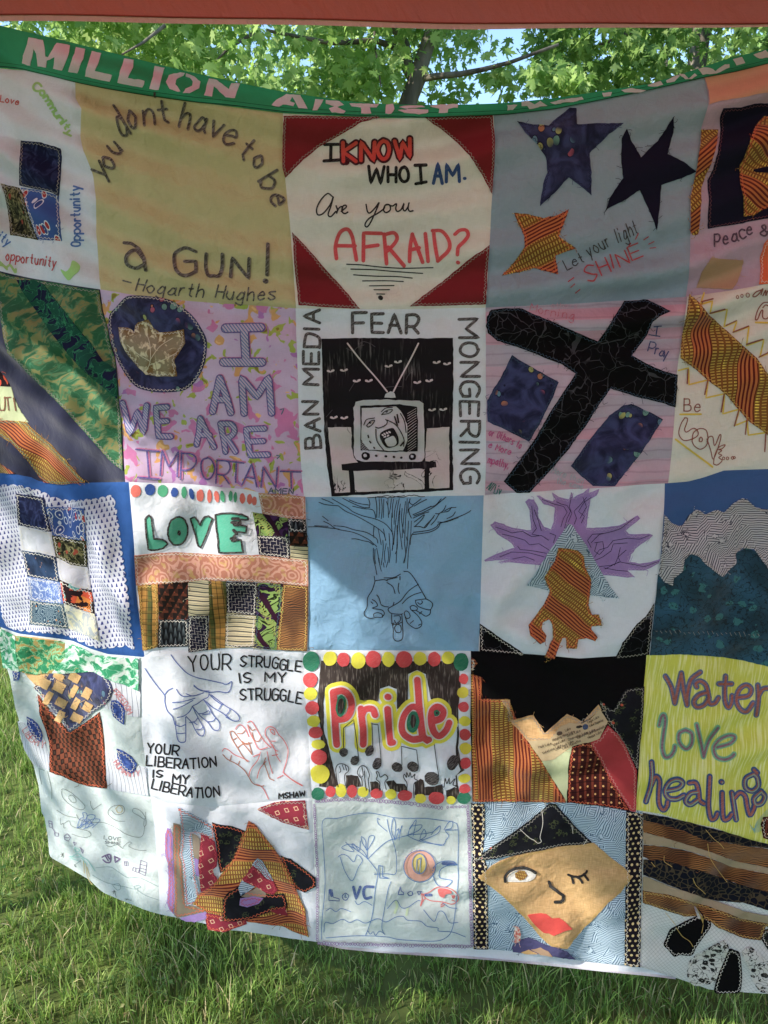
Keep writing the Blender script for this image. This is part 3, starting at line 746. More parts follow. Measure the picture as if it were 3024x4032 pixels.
ink('lettering', b, "~415,1140 408,1050 440,950 495,925 530,980 545,1070 560,1150|410,1048 550,1050|740,955 612,952 610,1155|612,1060 715,1045|~760,960 768,1060 778,1175|~760,965 830,950 855,990 830,1040 780,1090|~790,1060 850,1130 905,1190|~945,1160 950,1060 965,960|965,965 1000,1060 1040,1165|950,1080 1015,1065|1060,958 1080,1158", 28, RD)
ink('lettering', b, "~1120,935 1130,1040 1150,1150|~1112,935 1180,940 1230,1010 1230,1080 1150,1155|~1275,965 1310,935 1355,935 1370,975 1340,1020 1300,1060 1292,1110|1294,1164 1298,1166", 27, RD, 1.3)
ink('drawing', b, "~490,1180 600,1185 720,1198 900,1208 1115,1203|~520,1214 680,1218 820,1230 1040,1245|~540,1255 700,1265 850,1268 965,1280|~605,1300 780,1300 900,1306|655,1338 832,1337|688,1368 800,1368|708,1399 765,1400", 8, BK)
ink('drawing', b, "733,1424 738,1428", 32, BK)

b = block(0, 3, M['slate'], 'slate blue square with two dark stars and one orange star reading Let your light SHINE')
frame(1900, 300, 1.8433)
patch('star_patch', b, "248,322 340,350 480,360 560,290 630,230 680,230 683,352 800,345 1025,340 920,420 775,560 790,700 790,865 740,820 625,735 520,850 415,945 440,780 470,700 460,590 400,500 310,410", M['batik'], 1.4, thread('20243c'), fray=10)
patch('star_patch', b, "1047,380 1075,460 1150,592 1270,470 1388,292 1385,400 1345,567 1460,620 1550,690 1440,740 1297,790 1285,950 1265,1115 1220,1000 1140,825 1030,900 895,970 930,870 1020,740 1005,600 1010,450", M['deepnavy'], 1.4, fray=60)
patch('star_patch', b, "230,990 330,1000 440,1030 540,1010 628,965 555,1165 675,1245 530,1300 550,1440 370,1395 270,1425 135,1450 230,1350 305,1240 300,1160 260,1070", kente(-62), 1.5, TO, fray=30)
ink('lettering', b, TXT('Let', "612,1408 745,1345", 78) + TXT('your', "775,1308 935,1225", 90) + TXT('light', "985,1205 1135,1135", 95, slant=.1), 8, INK('34383c', .2))
ink('lettering', b, GL('S', 785, 1430, 75, 115, 22) + GL('H', 875, 1385, 75, 110, 24) + [pts("925,1295 950,1395")] + GL('N', 1015, 1325, 80, 105, 22) + GL('E', 1105, 1275, 85, 105, 22), 11, INK('a8303c', .2))
ink('drawing', b, "622,1492 662,1465|640,1530 668,1508|675,1570 706,1545|1170,1185 1202,1163|1205,1216 1242,1198|1214,1247 1255,1243|1075,1210 1045,1250|1110,1180 1130,1140", 8, INK('a8303c', .2))

b = block(0, 4, M['mauve'], 'mauve square with dark navy and orange woven patches over the words Peace &')
frame(2624, 300, 2.4575)
patch('fabric_patch', b, "372,12 660,-75 1000,-135 1500,-250 1500,60 983,155 700,210 520,240 415,275 412,150", M['peach'], 1)
patch('fabric_patch', b, "335,515 500,515 492,650 430,850 380,950 340,1080 330,1300 310,1530 250,1540 232,1500 235,1150 270,1010 310,790 330,650", kente(-50), 1.2, fray=40)
patch('fabric_patch', b, "550,310 720,300 850,265 983,262 1500,200 1500,1300 983,1375 700,1430 400,1475 402,1300 410,1200 395,1010 450,900 500,720 520,550 515,400", M['deepnavy'], 1.3, thread('6c4450'))
patch('fabric_patch', b, "940,400 860,500 800,650 760,750 700,870 710,1010 740,1180 745,1360 840,1350 920,1300 983,1270 1200,1240 1300,800 1200,420", kente(60), 2.6, TO, fray=30)
patch('fabric_patch', b, "830,915 900,900 1000,890 1000,950 900,945 835,935", M['deepnavy'], 3.6)
ink('lettering', b, GL('P', 490, 1590, 50, 115) + GL('e', 575, 1590, 50, 75, 8) + GL('a', 660, 1565, 62, 75, 10) + GL('C', 735, 1530, 55, 85, 10) + GL('e', 805, 1500, 55, 70, 10) + GL('&', 942, 1495, 80, 95, 5), 17, INK('4c3850', .2))
patch('fabric_patch', b, "430,1760 745,1780 720,1900 690,1990 640,2065 470,2060 290,2050 340,1900", M['beige'], 1.2, fray=16)
patch('fabric_patch', b, "983,1575 945,1620 905,1750 910,1900 895,2012 1300,2000 1300,1500", M['orange'], 1.3, TW)

# ---------------------------------------------------------------- ROW 2
b = block(1, 0, M['navyplain'], 'navy square with diagonal bands of green lace and orange woven cloth')
frame(0, 1050, 2.4577)
patch('fabric_patch', b, "-200,30 0,55 130,95 330,128 550,160 750,202 958,228 985,420 1045,600 1060,720 1108,870 1128,1000 1145,1250 1170,1480 1190,1970 1090,1900 1000,1800 820,1600 640,1400 420,1170 280,1040 160,910 75,830 40,700 10,500 0,350 -200,300", M['lace'], 1, TG)
patch('fabric_patch', b, "165,130 330,130 430,170 540,320 700,520 900,760 1000,920 1130,1000 1140,1280 1000,1160 820,1010 700,880 500,650 330,400 220,230", M['lacedark'], 2)
patch('fabric_patch', b, "-200,1150 0,1160 110,1162 150,1300 210,1410 280,1508 130,1495 -200,1490", M['palegreen'], 1)
ink('lettering', b, GL('U', 25, 1325, 60, 130) + GL('T', 85, 1325, 60, 120, 5) + [pts("140,1270 160,1390")], 12, INK('7a4c30'), 2)
patch('fabric_patch', b, "-200,1000 0,1010 60,1080 105,1158 -200,1158", M['bright'], 1.3, fray=8)
patch('fabric_patch', b, "-200,1480 0,1488 130,1490 255,1500 330,1580 500,1720 650,1880 830,2088 600,2108 430,2088 350,1990 250,1850 100,1700 -200,1500", kente(62), 1.4, thread('5c8878'), fray=30)
patch('fabric_patch', b, "-200,1850 0,1900 60,1940 148,2000 -200,1992", kente(62), 1.4)

b = block(1, 1, M['floral'], 'lilac floral square lettered I AM WE ARE IMPORTANT with a round navy patch')
frame(380, 1130, 1.975)
c_ = patch('round_patch', b, "230,80 300,70 400,75 560,100 680,170 760,240 820,330 860,430 840,600 780,720 690,800 560,820 430,815 300,770 200,640 140,500 100,330 105,220 160,150", M['batik'], 1.4, TW, sm=True)
patch('leaf_patch', b, "175,320 250,320 298,352 312,300 330,270 410,250 440,300 455,325 500,352 600,345 685,325 690,440 640,520 608,570 620,620 630,690 480,695 390,682 330,620 250,520 190,420", M['leafp'], 2.6, TW)
ink('drawing', b, "~400,650 430,560 420,440 380,320|~430,560 500,470 600,400|~425,570 340,520 250,450|~420,600 540,560 620,520", 5, INK('dcd4bc', 0), 3.8)
PU = INK('5a4a98', .3); PK = INK('c86a9c', .3); HB = cloth('pale_blue_hatching', lambda c: c.mix((c.uv(40)[0] / .0042).fr().lt(.38), 'c8bcd8', '5c80b8'), .25)
def outl(parent, strokes, w, wi):
    q = ink('lettering', parent, [s + [5, -4] for s in strokes], w, PK, .9)
    q = ink('lettering', parent, strokes, w, PU, 1.4); ink('lettering', parent, strokes, wi, HB, 2.0)
outl(b, "1004,322 1280,318|1150,320 1165,585|990,585 1288,585".split('|') and [pts("1004,322 1280,318"), pts("1150,320 1165,585"), pts("990,585 1288,585")], 74, 54)
outl(b, [pts("905,965 935,830 960,710"), pts("960,710 1010,850 1045,975"), pts("930,875 1020,875")] + [pts("1150,980 1130,710 1250,850 1340,705 1365,980")], 62, 42)
outl(b, [pts("205,900 265,1135 325,970 370,1130 395,920"), pts("550,930 465,935 485,1160 580,1165"), pts("475,1045 550,1040")], 54, 34)
outl(b, [pts("780,1225 800,1130 810,1020"), pts("810,1020 860,1130 915,1245"), pts("800,1150 880,1150"), pts("965,1060 990,1180 1005,1280"), smooth(pts("965,1060 1050,1065 1075,1120 1040,1165 990,1175")), pts("1020,1180 1085,1280"), pts("1310,1100 1165,1105 1200,1310 1335,1305"), pts("1180,1205 1300,1200")], 52, 34)
im = [pts("310,1260 490,1275"), pts("395,1270 410,1485"), pts("325,1480 490,1495")] + GL('M', 570, 1370, 130, 200, -4) + GL('P', 715, 1395, 110, 200, -3) + GL('O', 865, 1410, 105, 170) + GL('R', 985, 1440, 100, 180, -3) + GL('T', 1085, 1440, 120, 160, -3) + GL('A', 1200, 1460, 110, 170, -5) + GL('N', 1345, 1480, 110, 160, -4) + [pts("1430,1430 1585,1435"), pts("1510,1435 1515,1570")]
ink('lettering', b, [s + [10, -6] for s in im], 15, PK, 1); ink('lettering', b, im, 13, PU, 1.5)
ink('lettering', b, TXT('AMEN', "1340,1602 1530,1612", 42), 8, INK('244a5c'), 2)
ink('lettering', b, "1430,955 1460,945 1440,990|1400,1310 1430,1310 1405,1335", 8, INK('2c6c7c'), 1)
# block with the television print
b = block(1, 2, M['white'], 'white square block-printed in black with a television set, reading BAN MEDIA FEAR MONGERING')
frame(1140, 1180, 2.07375)
GK = INK('3a383c', .4)
ink('lettering', b, GL('F', 572, 188, 105, 165) + GL('E', 718, 192, 95, 150) + GL('A', 858, 192, 100, 150) + GL('R', 1003, 200, 95, 150), 27, GK)
ink('lettering', b, TXT('BAN MEDIA', "255,1210 240,900 235,600 245,300 250,85", 125), 25, GK)
ink('lettering', b, TXT('MONGERING', "1385,165 1395,500 1400,900 1395,1200 1395,1500", 150), 25, GK)
pn = patch('printed_panel', b, "262,320 700,312 1000,318 1335,312 1338,700 1328,1100 1335,1555 800,1582 342,1608 310,1350 285,1100 270,700", M['tvblack'], 1, label='black block print of a television')
WP = cloth('print_white', lambda c: c.mix((c.noise(*c.uv(), 28, 4, 1.2) - .5).ab().lt(.012) * c.noise(*c.uv(), 11, 1).ss(.5, .6), 'd4ccd2', '2a282c'), .25)
for s in ("318,1043 505,1040 508,1200 525,1290 560,1330 425,1345 428,1392 485,1395 492,1480 495,1572 370,1580 340,1300", "525,1398 800,1390 1100,1382 1103,1545 800,1558 540,1572",
          "1120,1052 1200,1045 1305,1040 1303,1300 1305,1535 1220,1538 1140,1535 1140,1378 1198,1370 1195,1322 1108,1322"): patch('printed_shape', b, s, WP, 2)
patch('printed_shape', b, "525,880 545,835 600,815 800,815 1060,822 1090,845 1100,1100 1105,1290 1080,1325 800,1322 590,1325 545,1305 528,1270", M['white'], 2.2)
patch('printed_shape', b, "580,865 700,855 900,850 1040,870 1043,1050 1045,1238 800,1240 585,1230", M['tvblack'], 3.2)
patch('printed_shape', b, "595,882 700,875 870,868 905,900 925,940 955,1020 955,1140 920,1225 780,1228 660,1225 620,1180 592,1130", M['white'], 4.2)
TI = INK('1c1a1e', .1)
ink('drawing', b, "~612,1025 635,985 700,972|~635,1032 665,1000 700,992 680,1025 650,1042 635,1032|~755,912 790,878 842,872|~757,942 790,905 842,890 820,925 757,942|~708,1045 740,1052 790,1030 803,1005 790,985|~712,1060 722,1140 772,1222|~800,990 870,1030 925,1120 925,1185|~905,930 935,1000 945,1080", 8, TI, 5.2)
ink('drawing', b, "660,1012 668,1012|795,915 803,912|650,1100 655,1115|665,1145 675,1160|700,1200 705,1212|900,1180 925,1150|880,940 890,1010|860,960 880,1030", 12, TI, 5.2)
patch('printed_shape', b, "745,1100 770,1075 840,1052 865,1075 885,1120 880,1170 830,1197 790,1195 755,1140", M['tvblack'], 5.2, sm=True)
patch('printed_shape', b, "785,1135 815,1118 850,1108 870,1150 850,1180 810,1185 795,1165", M['white'], 6.2, sm=True)
ink('drawing', b, "766,1100 772,1104|780,1092 788,1098|798,1086 806,1090|816,1080 824,1084|780,1115 790,1112|805,1108 812,1104", 11, INKW, 6.2)
ink('drawing', b, [pts("960,%d 1030,%d" % (y, y - 50)) for y in range(930, 1240, 22)], 3, INKW, 4.2)
ink('drawing', b, [pts("590,%d 650,%d" % (y, y + 40)) for y in range(1150, 1215, 16)], 3, INKW, 4.2)
ink('drawing', b, "475,358 640,560 800,752|1053,358 960,540 850,752", 12, INKW, 2.2)
patch('printed_shape', b, "775,797 785,768 825,748 860,765 867,797", M['white'], 2.4)
ey = []
S1 = Strip(); S2 = Strip()
for x, y in ((335, 580), (445, 573), (550, 663), (648, 663), (810, 538), (887, 502), (1200, 507), (1285, 520), (1042, 675), (1140, 660), (1163, 893), (1255, 890), (362, 962), (448, 965)):
    S1.add(T(smooth(pts("%d,%d %d,%d %d,%d" % (x - 22, y + 2, x, y + 6, x + 24, y - 3)))), 8.5, LAY * 2.1); S2.add(T(pts("%d,%d %d,%d" % (x - 3, y - 2, x + 2, y))), 4.5, LAY * 3)
S1.build('drawing', INKW, b); S2.build('drawing', TI, b)
for x, y, r_ in ((627, 1280, 34), (1003, 1285, 30)):
    patch('printed_shape', b, ell(x, y, r_, r_), M['tvblack'], 3.2); patch('printed_shape', b, ell(x - 3, y - 2, r_ * .42, r_ * .42, 12), M['white'], 4.2)
ink('drawing', b, "712,1278 713,1279|785,1280 787,1280|848,1283 849,1284|908,1290 909,1290", 21, TI, 3.3)
ink('drawing', b, "~640,1620 800,1600 900,1612 1000,1595 1100,1610|~700,1610 820,1615 940,1600", 6, TI, 1, wob=1.5)
ink('drawing', b, "~560,375 600,345 660,360 700,385|~465,395 520,415 560,385 610,370|~950,660 970,620 1015,570|~300,960 350,900|~490,745 540,670|~780,720 850,712 915,712", 4, INK('57545a', 0), 2)

b = block(1, 3, M['wood'], 'pink wood-grain square with a large tilted black cross and two navy patches')
frame(1880, 1160, 1.92907)
ink('lettering', b, TXT('Morning', "395,125 560,165 735,195", 62), 7, INK('b85c78', .5)); ink('lettering', b, TXT('others', "560,95 760,105", 36), 5, INK('b888a0', .5))
patch('cross_patch', b, "105,112 220,102 340,104 400,140 470,170 700,262 915,355 1000,230 1060,140 1115,52 1200,48 1290,42 1465,130 1385,165 1330,200 1290,290 1240,370 1172,465 1300,530 1400,575 1515,610 1512,740 1505,858 1400,820 1270,790 1140,755 1010,715 940,810 880,900 820,1000 760,1080 700,1170 600,1280 500,1390 395,1505 300,1505 200,1415 310,1270 420,1120 560,880 650,745 745,600 640,530 530,490 420,440 300,395 150,350 80,290 65,240 70,170", M['blackthread'], 1.6, TD, fray=60)
patch('fabric_patch', b, "262,460 430,560 615,665 580,760 540,850 470,985 390,1115 230,1035 75,962 72,810 120,720 170,640", M['batik'], 1.3, TD, fray=12)
patch('fabric_patch', b, "1110,840 1170,830 1290,885 1410,945 1355,1030 1300,1120 1180,1280 1045,1455 880,1455 790,1380 710,1300 800,1170 900,1040 1000,920", M['batik'], 1.3, TD, fray=12)
ink('lettering', b, [pts("1340,240 1395,235"), pts("1365,240 1355,312"), pts("1300,300 1385,315")], 9, INK('2c3c78'))
ink('lettering', b, GL('P', 1325, 400, 48, 75, -15) + GL('r', 1365, 435, 32, 45, -12) + GL('a', 1400, 450, 36, 42, -10) + GL('y', 1430, 470, 36, 75, -10), 9, INK('2c3c78'))
ink('lettering', b, TXT('or Others to', "85,1065 190,1100 325,1170", 50) + TXT('e More', "85,1160 250,1220", 48) + TXT('mpathy,', "80,1275 235,1320", 52), 8, INK('b43c80', .3))
ink('lettering', b, TXT('All Liv', "68,1470 110,1500 175,1520", 66), 8, INK('1f6a68'))
ink('lettering', b, TXT('More than', "560,1350 700,1400 800,1440", 46) + TXT('the same', "600,1430 800,1480", 40), 6, INK('98a4b4', .4))

b = block(1, 4, M['warmwhite'], 'cream square with a broad diagonal gold woven band and the words Be LOVE')
frame(2600, 1060, 2.6344)
YL = INK('d8c03c', .1); BR = INK('8c4a3c', .15)
ink('drawing', b, "455,250 415,370 540,335 512,455 690,412 660,600 795,542 755,660 920,600 890,790 1070,725 1030,915 1180,850|185,1050 290,1020 295,1200 495,1150 470,1335 665,1290 645,1500 820,1450 770,1622 900,1570 912,1720 1110,1690", 17, YL, 1)
ink('drawing', b, "430,345 545,315|512,450 665,408|682,585 788,535|755,660 915,597|890,775 1055,722|1020,915 1140,855|280,1035 273,1190|490,1155 455,1300|657,1295 625,1478|810,1465 765,1625|897,1565 880,1710|1092,1705 1080,1890", 15, BR, 1.6)
patch('fabric_band', b, "302,265 400,350 480,440 560,520 650,610 750,700 880,810 1000,925 1117,1092 1300,1250 1300,1850 1080,1690 900,1560 800,1450 700,1320 600,1235 500,1160 340,1020 202,920 230,640 270,480", kente(5, .92), 1.8, TY, fray=36)
ink('lettering', b, GL('B', 278, 1408, 70, 125) + GL('e', 388, 1440, 65, 75), 12, BR)
ink('drawing', b, "205,1505 418,1503|158,1765 540,2050|990,556 1150,558", 20, YL)
ink('lettering', b, "~250,1545 215,1600 190,1700 230,1770 300,1770 380,1730 385,1680 340,1650 270,1690 250,1660 270,1600 280,1550 250,1540|~330,1770 340,1700 400,1655 470,1670 490,1760 470,1830 410,1865 350,1830 325,1780|~480,1760 520,1880 545,1970 590,1870 625,1740 610,1720 560,1830 540,1740 500,1740 480,1790|~550,2020 560,1940 600,1850 670,1820 640,1860 600,1870 635,1880 600,1910 635,1930 605,1955 640,1985 590,2030 550,2020|~400,1765 415,1740 432,1760 425,1785 402,1785 400,1765", 11, BR)
ink('lettering', b, [ell(x, y, 12, 15, 12) for x, y in ((655, 1963), (695, 1963), (748, 1958), (797, 290), (843, 277))] + [ell(903, 268, 18, 20, 12), ell(765, 1955, 12, 12, 10)], 9, BR, cl=True)
ink('lettering', b, "~1040,215 990,235 955,275 985,280 1030,240 1060,200 1040,260|~1060,270 1090,215 1090,270 1110,225 1150,200|~1117,340 1060,350 1010,420 985,520 1010,520 1040,440 1060,430 1060,500 1090,520 1130,500|~1060,400 1090,370 1130,390", 13, BR)

# ---------------------------------------------------------------- ROW 3
b = block(2, 0, M['blue'], 'royal blue square with a scalloped white drop-print piece and a two-by-five grid of patches')
frame(0, 1840, 2.8362)
def scallop(s, r, amp, sgn=1):
    p = pts(s); out = []
    for a, c in zip(p[:-1], p[1:]):
        d = c - a; L = np.hypot(*d); n = max(1, round(L / (2 * r))); nn = np.array([d[1], -d[0]]) / L * sgn
        for i in range(n):
            for t in (0, .2, .4, .6, .8): out.append(a + d * (i + t) / n + nn * amp * math.sin(math.pi * t) ** .6)
    return np.array(out)
out = np.vstack([scallop("-250,205 0,215 190,215 350,255 470,285 560,345 700,380 850,390 1100,365 1262,325", 50, 26), scallop("1245,330 1270,450 1310,700 1345,1000 1385,1300 1415,1500 1440,1800 1460,1960", 42, 32),
                 pts("1505,2010 1500,2040 1440,2010 1400,1980"), scallop("1400,1975 1200,2000 1050,1990 850,1900 700,1835 450,1825 200,1800 130,1780", 48, 26), scallop("110,1790 50,1700 20,1560 -20,1480 -250,1400", 40, 18)])
patch('scalloped_patch', b, out, M['drops'], 1)
mm = ['navy', 'white', 'dots', 'ltfl', 'swirl']
for s, k in (("185,295 340,305 500,340 530,500 575,722 400,680 212,640", 'navy'), ("215,640 400,680 577,722 600,850 628,1000 450,950 250,922", 'white'), ("250,922 450,950 630,1000 655,1150 680,1280 500,1245 318,1215", 'dots'),
             ("318,1215 500,1245 682,1278 700,1400 718,1517 500,1500 345,1475", 'ltfl'), ("345,1478 500,1502 720,1520 745,1650 772,1792 550,1770 340,1750", 'swirl'), ("522,440 700,445 942,460 958,640 965,812 780,800 590,755 560,600", 'bluepais'),
             ("590,757 780,802 965,812 975,950 985,1110 800,1090 635,1003", 'camo'), ("635,1005 800,1087 990,1108 1005,1240 1022,1370 850,1340 680,1252", 'white'), ("680,1252 850,1340 1025,1370 1045,1500 1060,1632 900,1582 722,1512", 'bright'),
             ("722,1512 900,1588 1062,1635 1085,1780 1105,1932 940,1862 775,1792", 'palefl')):
    patch('fabric_patch', b, s, M[k], 2.4, TW, fray=6)

b = block(2, 1, M['white'], 'white square with teal LOVE lettering, a row of coloured ovals and strips of patterned cloth')
frame(480, 1880, 2.1269)
ov = dict(R=INK('d86458', .05), B=INK('1f4a98', .05), G=INK('44a078', .05))
for k, x, y, a_, b_, r_ in (('R', 118, 112, 43, 52, 0), ('B', 237, 102, 43, 48, 0), ('G', 343, 113, 42, 51, 0), ('B', 442, 125, 30, 41, 0), ('G', 521, 125, 22, 50, 0), ('B', 585, 138, 20, 48, -12), ('R', 657, 150, 31, 51, 0), ('R', 735, 155, 19, 55, 0), ('R', 795, 160, 20, 48, -10), ('G', 843, 158, 18, 48, -8), ('G', 910, 156, 17, 45, 4), ('G', 950, 165, 15, 45, 0), ('R', 1010, 175, 23, 43, 0), ('R', 1070, 182, 22, 43, 0), ('R', 1110, 196, 20, 37, 0)):
    patch('painted_oval', b, ell(x, y, a_, b_, 18, r_), ov[k], 1)
TE = INK('4aaa90', .1); BI = INK('201e20', .25)
lt = ["200,345 215,325 235,320 255,345 262,430 270,512 300,510 345,518 370,530 385,555 350,590 300,600 250,605 225,595 212,500", "570,340 610,330 635,360 660,395 680,350 695,330 730,320 765,345 730,430 700,510 665,585 640,570 620,490", "785,310 850,298 910,295 1000,310 1050,330 1055,355 990,352 1000,400 1045,412 1040,465 975,455 940,490 930,530 1000,520 1018,625 920,628 820,628 810,540 800,450"]
for s in lt: patch('letter', b, s, TE, 1)
patch('letter', b, ell(470, 445, 85, 118, 20, 5), TE, 1)
ink('lettering', b, [pts(s) for s in lt] + [ell(470, 445, 85, 118, 20, 5), ell(480, 462, 8, 17, 10)], 15, BI, 2, cl=True, wob=.8)
ink('lettering', b, "930,345 975,345|925,375 985,380|945,395 985,395|920,510 950,500|930,525 960,520|940,440 965,470", 26, BI, 2.1)
for s, k, st in (("1148,128 1340,140 1535,160 1540,355 1390,342 1180,298", 'paisley', TW), ("1095,290 1180,300 1390,340 1396,415 1400,490 1265,488 1130,485", 'african', None), ("1390,342 1540,357 1550,460 1405,455", 'feather', TW), ("1405,456 1550,461 1558,570 1410,565", 'cubes', None),
                 ("1130,485 1265,488 1405,490 1412,680 1280,660 1150,650", 'darkweave', TW), ("1412,565 1560,572 1560,690 1415,680", 'stripes', None),
                 ("105,650 280,632 450,625 800,645 1150,650 1350,668 1562,690 1564,910 1350,887 1180,875 1000,865 700,860 400,890 118,905", 'paisley', TW),
                 ("130,905 305,890 307,1150 303,1420 180,1450 150,1150", 'plaid', TY), ("305,885 430,875 555,870 558,1030 560,1190 440,1188 310,1190", 'cubes', None), ("310,1190 440,1188 560,1190 565,1415 430,1420 302,1425", 'feather', TW), ("558,868 640,862 730,860 732,1000 730,1150 562,1155", 'stripes', None),
                 ("562,1155 725,1148 727,1300 725,1440 557,1470 558,1300", 'darkweave', TW), ("732,862 875,868 878,1150 870,1425 728,1440 730,1150", 'plaid', None), ("878,870 1000,870 1137,880 1130,1010 1125,1155 1000,1140 874,1126", 'darkweave', TW), ("872,1128 1000,1140 1125,1156 1115,1290 1108,1425 990,1425 870,1425", 'stripes', TW),
                 ("1138,880 1250,885 1352,890 1345,1050 1318,1250 1297,1440 1108,1427 1118,1290 1127,1155", 'african', TD), ("1352,890 1460,897 1565,906 1562,1180 1552,1450 1420,1448 1297,1440 1325,1180", 'brownwave', TY)):
    patch('fabric_strip', b, s, M[k], 1.6, st, fray=5)

b = block(2, 2, M['ltblue'], 'pale blue square with an ink drawing of a tree trunk turning into a hand')
frame(1180, 1930, 2.2419)
BN = INK('1c2026', .15)
ink('drawing', b, "~195,75 250,95 295,115|~170,105 230,125 340,135|~285,75 420,150 475,190 560,225 660,250 740,285 790,330 822,385 825,460 818,530|~340,135 410,185 490,220 590,275 680,330 740,380 760,440|~380,70 460,110 560,150 620,150|~440,85 520,115 610,130|~610,80 620,120 612,150|~470,140 560,160 640,170 665,210 668,245|~200,230 250,270|~210,275 260,300 330,345 480,375 600,430 650,470 680,495|~75,325 170,325 300,340 350,345|~130,315 250,320|~300,315 400,325 480,350 580,370 640,400 680,430 690,465|~460,430 500,430 560,445 610,455 650,480|~670,70 680,150 680,240|~655,320 650,380 655,420|~650,510 650,600 670,690 680,745|~665,520 662,600 670,650", 7, BN)
ink('drawing', b, "~%s" % "|~".join(["700,75 705,150 700,240", "720,75 728,160 720,250", "742,80 740,170 738,240", "765,100 780,150 785,240", "780,70 778,130 782,170", "810,75 800,160 790,210", "830,80 820,150 820,240", "860,90 840,180 835,300", "880,75 860,180 845,320 830,480", "890,120 872,250 862,420 852,640", "815,200 812,300 820,390", "740,340 755,420 758,445", "765,470 750,560 755,640", "790,380 795,460 800,560 790,640", "780,500 785,600 765,680", "735,440 738,520 720,660", "690,335 705,400 720,480", "680,510 690,560 700,640", "860,310 862,500 845,560", "885,180 880,300 895,440 905,520", "905,160 900,260 920,380", "935,100 925,180 915,280 905,420", "950,75 945,160 935,250 925,470", "975,85 960,120 955,200", "960,270 955,370 945,500 925,640", "985,270 980,380 975,480", "975,420 960,540 952,690", "925,470 935,560 915,640", "940,410 950,470 932,600", "700,600 705,650 720,715", "740,640 745,680", "658,760 662,800"]), 6, BN)
ink('drawing', b, "~975,75 970,110 1000,135 965,165 970,210 985,245|~1000,130 1040,100 1070,75|~1010,140 1060,110 1120,80|~1290,60 1230,110 1180,150 1100,190 1010,225|~1250,75 1200,130 1140,150|~1160,140 1080,180 1000,215|~1000,245 1090,205 1140,190|~1010,280 1050,250 1100,215 1075,260 1020,315|~1010,320 1060,320 1105,330 1140,290 1190,220|~1290,135 1270,175 1230,205 1200,205|~1380,150 1330,155 1280,180|~1340,150 1310,185 1240,200 1200,260 1160,305|~1005,370 1060,365 1150,350 1210,320 1230,295 1320,265 1400,235 1470,205 1510,180|~1375,190 1350,225 1300,250|~1220,280 1290,280 1400,240|~1000,390 1080,380 1160,365 1220,330 1240,290|~975,440 985,400 1000,380|~1100,325 1140,280 1180,240", 8, BN)
ink('drawing', b, "~665,800 740,790 775,800|~665,800 640,880 600,950 595,1030 570,1080 585,1115 630,1130 680,1120 720,1120 745,1090 730,1060 690,1050 650,1045|~655,1115 655,1090 690,1080 725,1095 730,1120|~640,965 670,985 685,1020 640,1040|~680,925 700,955 712,1000|~630,985 645,1000|~715,1010 745,1025 780,1030|~770,815 820,850 840,910|~875,820 868,870 878,910|~745,775 830,770 890,740|~770,790 860,770|~885,760 885,790|~920,715 960,720 1000,760 1045,830 1080,890 1120,960|~1050,830 1000,860 950,900 890,975 830,1015 780,1045 790,1075 820,1090 890,1095 905,1090|~1075,900 1010,920 950,955 905,1000|~830,990 820,1020", 8, BN)
ink('drawing', b, "~1025,970 1060,965 1120,960 1170,995 1165,1035 1140,1055 1060,1030 1030,1000 1025,970|~1045,990 1065,1005 1085,990 1080,975|~975,1030 1000,1015 1035,1030 1040,1050 1015,1060 985,1055 975,1030|~1030,1060 1080,1090 1115,1110 1150,1090 1155,1055|~1060,1090 1080,1070|~920,1085 935,1065 960,1075 975,1110 960,1130 935,1125 920,1085|~930,1120 950,1170 990,1205 1030,1220 1070,1200 1078,1160 1040,1100 990,1060|~975,1175 1005,1150|~1050,1190 1070,1180|~810,1095 812,1160 825,1230 825,1300 850,1330 890,1325 910,1290 905,1180 900,1100|~830,1110 880,1110 885,1150 850,1175 835,1150|~835,1210 860,1185 890,1200 890,1250 855,1255 838,1230 835,1210|~810,1175 850,1185 900,1165|~820,1200 830,1170", 8, BN)

b = block(2, 3, M['white'], 'white square with a purple tree, blue triangle and striped orange hand')
frame(1860, 1900, 2.1269)
patch('corner_patch', b, "62,1180 150,1240 250,1310 350,1375 440,1442 250,1430 60,1415", M['blackthread'], 1.2, TW)
patch('corner_patch', b, "1525,1008 1450,1120 1380,1180 1260,1340 1195,1472 1330,1462 1482,1440 1500,1250", M['blackthread'], 1.2, TG)
patch('tree_patch', b, "150,355 190,325 260,350 330,380 490,400 488,300 480,230 445,160 470,135 510,140 550,200 548,240 555,290 600,370 655,390 680,330 690,210 600,180 535,110 560,110 610,140 670,160 690,140 665,85 720,120 810,140 830,75 845,130 880,105 930,85 985,45 975,85 1065,55 1040,110 990,140 970,250 955,380 1100,375 1230,360 1290,330 1350,295 1385,275 1405,300 1330,360 1285,400 1310,430 1400,430 1480,425 1515,440 1450,490 1390,530 1330,600 1310,660 1400,680 1490,665 1570,640 1560,670 1500,710 1440,735 1300,735 1360,790 1300,795 1100,770 900,700 560,690 340,670 210,668 330,640 220,650 110,658 100,648 220,590 350,545 330,510 210,430", M['lilac'], 1.2, thread('b8a0cc'), fray=40)
